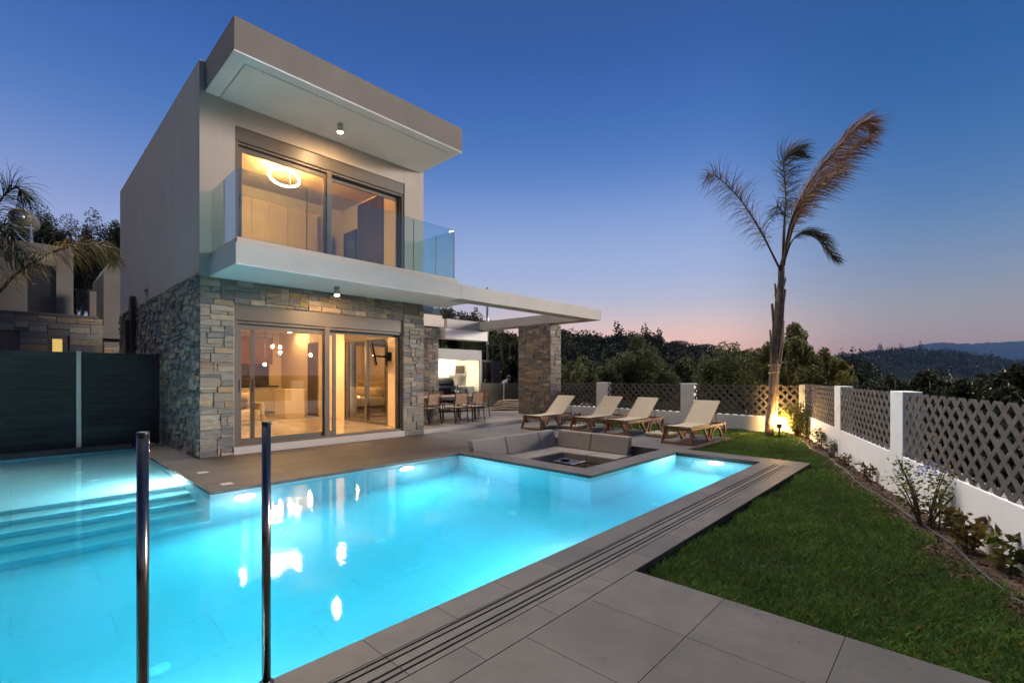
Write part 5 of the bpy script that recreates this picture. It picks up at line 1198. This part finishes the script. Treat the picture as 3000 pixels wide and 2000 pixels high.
# far woods: many small tree crowns read as one mass
def far_wood(name, px0, px1, D, prof, depth, N, size, seed, lab, leafs, cols, low=.0):
    r_ = np.random.default_rng(seed); P = []; Lf = []; Br = []
    for i in range(N):
        px = r_.uniform(px0, px1); t = .6-.6*r_.random()**1.7*(1-low); off = (t-.6)*depth; k = math.sin(PI*min(1, t/.6)*.5)**1.2
        p = at(px, HZ, D); rad = Vector((p.x, p.y, 0)).normalized(); q = p+rad*off; zb = -1.8+(H+(HZ-prof(px))/FPX*D+1.8)*k
        s_ = size*r_.uniform(.55, 1.25); tall = r_.choice([.75, .9, 1.1, 1.9], p=[.35, .35, .25, .05])
        kk = leafs; v = unit(r_.normal(size=(kk, 3)))*r_.random((kk, 1))**.4
        w_ = .5 if tall > 1.5 else 1.
        P.append(v*np.array([s_*.55*w_, s_*.55*w_, s_*.5*tall])+np.array([q.x, q.y, zb+s_*.32*tall])); Lf.append(np.full(kk, s_*.17)); Br.append(np.full(kk, r_.uniform(.5, 1.3)))
    P = np.concatenate(P); Lf = np.concatenate(Lf); Br = np.concatenate(Br)
    V, Fq = leaves(P, Lf, Lf*.6, .1); cc = np.array(cols)[r_.integers(0, len(cols), len(P))]*Br[:, None]
    return tag(npmesh(name, V, Fq, cc, 'far_leaf'), lab, 'wood', kind='stuff')
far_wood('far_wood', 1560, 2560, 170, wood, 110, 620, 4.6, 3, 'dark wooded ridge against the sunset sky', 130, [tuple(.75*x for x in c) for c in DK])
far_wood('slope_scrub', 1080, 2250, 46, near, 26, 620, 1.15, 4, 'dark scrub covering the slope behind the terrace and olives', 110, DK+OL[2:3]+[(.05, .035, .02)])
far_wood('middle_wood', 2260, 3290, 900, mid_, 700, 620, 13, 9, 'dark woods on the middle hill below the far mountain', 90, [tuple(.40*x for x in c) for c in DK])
for i, (px, py, h_, sp) in enumerate(((1985, 1000, 5, 1.25), (2064, 1010, 3.4, 1.2))):
    d_ = 165; p = at(px, HZ, d_); top = H+(HZ-py)/FPX*d_
    rt = empty('umbrella_pine', (p.x, p.y, top-h_-3), 0, ('flat topped pine on the ridge skyline, the larger one', 'flat topped pine on the ridge skyline, the smaller one farther right')[i], 'tree', 'pines on the ridge skyline')
    b = MB(); b.tube([(p.x, p.y, top-h_-3), (p.x+.2, p.y, top-1)], [.3, .2], 6); b.build('trunk', 'bark', rt)
    n_ = 700; v = unit(rng.normal(size=(n_, 3)))*rng.random((n_, 1))**.4*np.array([3.2*sp, 3.2*sp, 1.1])+np.array([p.x, p.y, top-.8]); V, Fq = leaves(v, .6, .3); npmesh('crown', V, Fq, np.array(DK)[rng.integers(0, 3, n_)], 'leaf', rt)
for i, (px, py, w_, lb) in enumerate(((1730, 1026, 32, 'pale long building among the trees below the ridge, left one'), (1772, 1027, 30, 'pale long building among the trees below the ridge, right one'))):
    d_ = 140; p = at(px, py, d_); hw = w_/FPX*d_*.5
    hb = empty('far_building', (p.x, p.y, p.z-4), R(43.24-90), lb, 'building', 'pale buildings below the ridge')
    b = MB(); b.box(p.x-hw, p.x+hw, p.y-2, p.y+2, p.z-1.6, p.z+.15); b.build('wall', 'far_house', hb)
    b = MB(); b.box(p.x-hw-.2, p.x+hw+.2, p.y-2.2, p.y+2.2, p.z+.15, p.z+.3); b.build('roof', 'far_house', hb)
#@@PLANTS_END

def haze():
    m, t, o = nt('haze'); v = t.nodes.new('ShaderNodeVolumePrincipled'); v.inputs['Color'].default_value = (.20, .38, .85, 1); v.inputs['Density'].default_value = 5e-5; v.inputs['Anisotropy'].default_value = 0.
    t.links.new(v.outputs[0], o.inputs['Volume']); MATS['haze'] = m
    b = MB(); b.box(-3000, 6500, -6500, 6500, -3., 460); tag(b.build('haze', 'haze'), 'thin evening haze in the air', 'haze', kind='stuff')
haze()
# ================================================================== SKY, SUN, CAMERA
wld = bpy.data.worlds.new('World'); sc.world = wld; wld.use_nodes = True
t = wld.node_tree; t.nodes.clear(); out = t.nodes.new('ShaderNodeOutputWorld'); bg = t.nodes.new('ShaderNodeBackground')
tc = t.nodes.new('ShaderNodeTexCoord'); sep = t.nodes.new('ShaderNodeSeparateXYZ'); t.links.new(tc.outputs['Generated'], sep.inputs[0])
z = sep.outputs['Z']
HI = [(.50, S(58, 102, 175)), (.60, S(45, 86, 155)), (.85, (.05, .10, .22))]
mx_ = lambda c, k: tuple(v*k for v in c)
base = ramp(t, z, [(0., S(205, 158, 152)), (.05, S(216, 182, 180)), (.12, S(192, 184, 210)), (.205, S(165, 178, 218)), (.28, S(138, 157, 208)), (.385, S(82, 125, 192))]+HI)
sunset = ramp(t, z, [(0., mx_(S(238, 112, 58), 1.6)), (.035, mx_(S(240, 152, 98), 1.55)), (.08, mx_(S(224, 186, 160), 1.3)), (.14, S(190, 190, 205)), (.205, S(165, 184, 220)), (.30, S(138, 162, 214)), (.39, S(82, 128, 196))]+HI)
right = ramp(t, z, [(0., mx_(S(122, 76, 78), 1.2)), (.03, mx_(S(152, 112, 92), 1.2)), (.08, mx_(S(160, 146, 124), 1.1)), (.15, S(138, 152, 170)), (.26, S(84, 128, 178)), (.40, S(46, 100, 163)), (.55, S(38, 86, 148)), (.85, (.05, .10, .22))])
def az_fac(px, lo, hi):
    dvec = (FW+RT*((px-1500)/FPX)).normalized()
    vm = t.nodes.new('ShaderNodeVectorMath'); vm.operation = 'MULTIPLY'; vm.inputs[1].default_value = (1, 1, 0); t.links.new(tc.outputs['Generated'], vm.inputs[0])
    nm = t.nodes.new('ShaderNodeVectorMath'); nm.operation = 'NORMALIZE'; t.links.new(vm.outputs[0], nm.inputs[0])
    dt_ = t.nodes.new('ShaderNodeVectorMath'); dt_.operation = 'DOT_PRODUCT'; dt_.inputs[1].default_value = dvec; t.links.new(nm.outputs[0], dt_.inputs[0])
    mr_ = t.nodes.new('ShaderNodeMapRange'); mr_.interpolation_type = 'SMOOTHSTEP'; mr_.inputs[1].default_value = lo; mr_.inputs[2].default_value = hi; t.links.new(dt_.outputs['Value'], mr_.inputs[0]); return mr_.outputs[0]
c = mixcol(t, az_fac(1850, .80, .99), base, sunset)
c = mixcol(t, az_fac(3300, .86, .995), c, right)
def az_dir(dvec, lo, hi):
    n_ = az_fac(1500, lo, hi); dn = n_.node.inputs[0].links[0].from_node; dn.inputs[1].default_value = dvec; return n_
dk = az_dir((-.94, -.34, 0), .30, .9)
c = mixcol(t, dk, c, mulcol(t, c, (.26, .28, .32)))
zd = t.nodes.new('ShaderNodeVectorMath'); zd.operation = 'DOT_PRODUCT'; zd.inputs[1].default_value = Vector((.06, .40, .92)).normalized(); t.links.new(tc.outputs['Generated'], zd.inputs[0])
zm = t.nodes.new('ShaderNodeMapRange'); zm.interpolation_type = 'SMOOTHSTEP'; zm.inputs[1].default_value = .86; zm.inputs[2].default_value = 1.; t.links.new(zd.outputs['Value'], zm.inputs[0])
c = mixcol(t, zm.outputs[0], c, (10.6, 9.9, 9.2))  # bright patch of sky added above the view to light ground and walls
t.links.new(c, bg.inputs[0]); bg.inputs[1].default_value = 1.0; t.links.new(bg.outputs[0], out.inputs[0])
sl = bpy.data.lights.new('sun', 'SUN'); sl.energy = 5.0; sl.angle = R(12); sl.color = (1., .90, .80)
so_ = bpy.data.objects.new('sun', sl); COL.objects.link(so_)
so_.rotation_euler = Vector((.807, -.565, .174)).to_track_quat('Z', 'Y').to_euler()

cam = bpy.data.cameras.new('camera'); co = bpy.data.objects.new('camera', cam); COL.objects.link(co)
co.location = (0, 0, H); co.rotation_euler = (R(90), 0, YAW-R(90))
cam.sensor_width = 36; cam.lens = 36*FPX/3000; cam.shift_y = (HZ-1000)/3000; cam.clip_start = .05; cam.clip_end = 20000
sc.camera = co
sc.view_settings.view_transform = 'Standard'; sc.view_settings.look = 'None'; sc.view_settings.exposure = 0; sc.view_settings.gamma = 1
cy = sc.cycles; cy.max_bounces = 12; cy.transparent_max_bounces = 24; cy.transmission_bounces = 10; cy.diffuse_bounces = 4; cy.glossy_bounces = 5; cy.volume_bounces = 1
cy.sample_clamp_indirect = 40; cy.caustics_refractive = True; cy.caustics_reflective = False; cy.use_denoising = True; cy.blur_glossy = .3
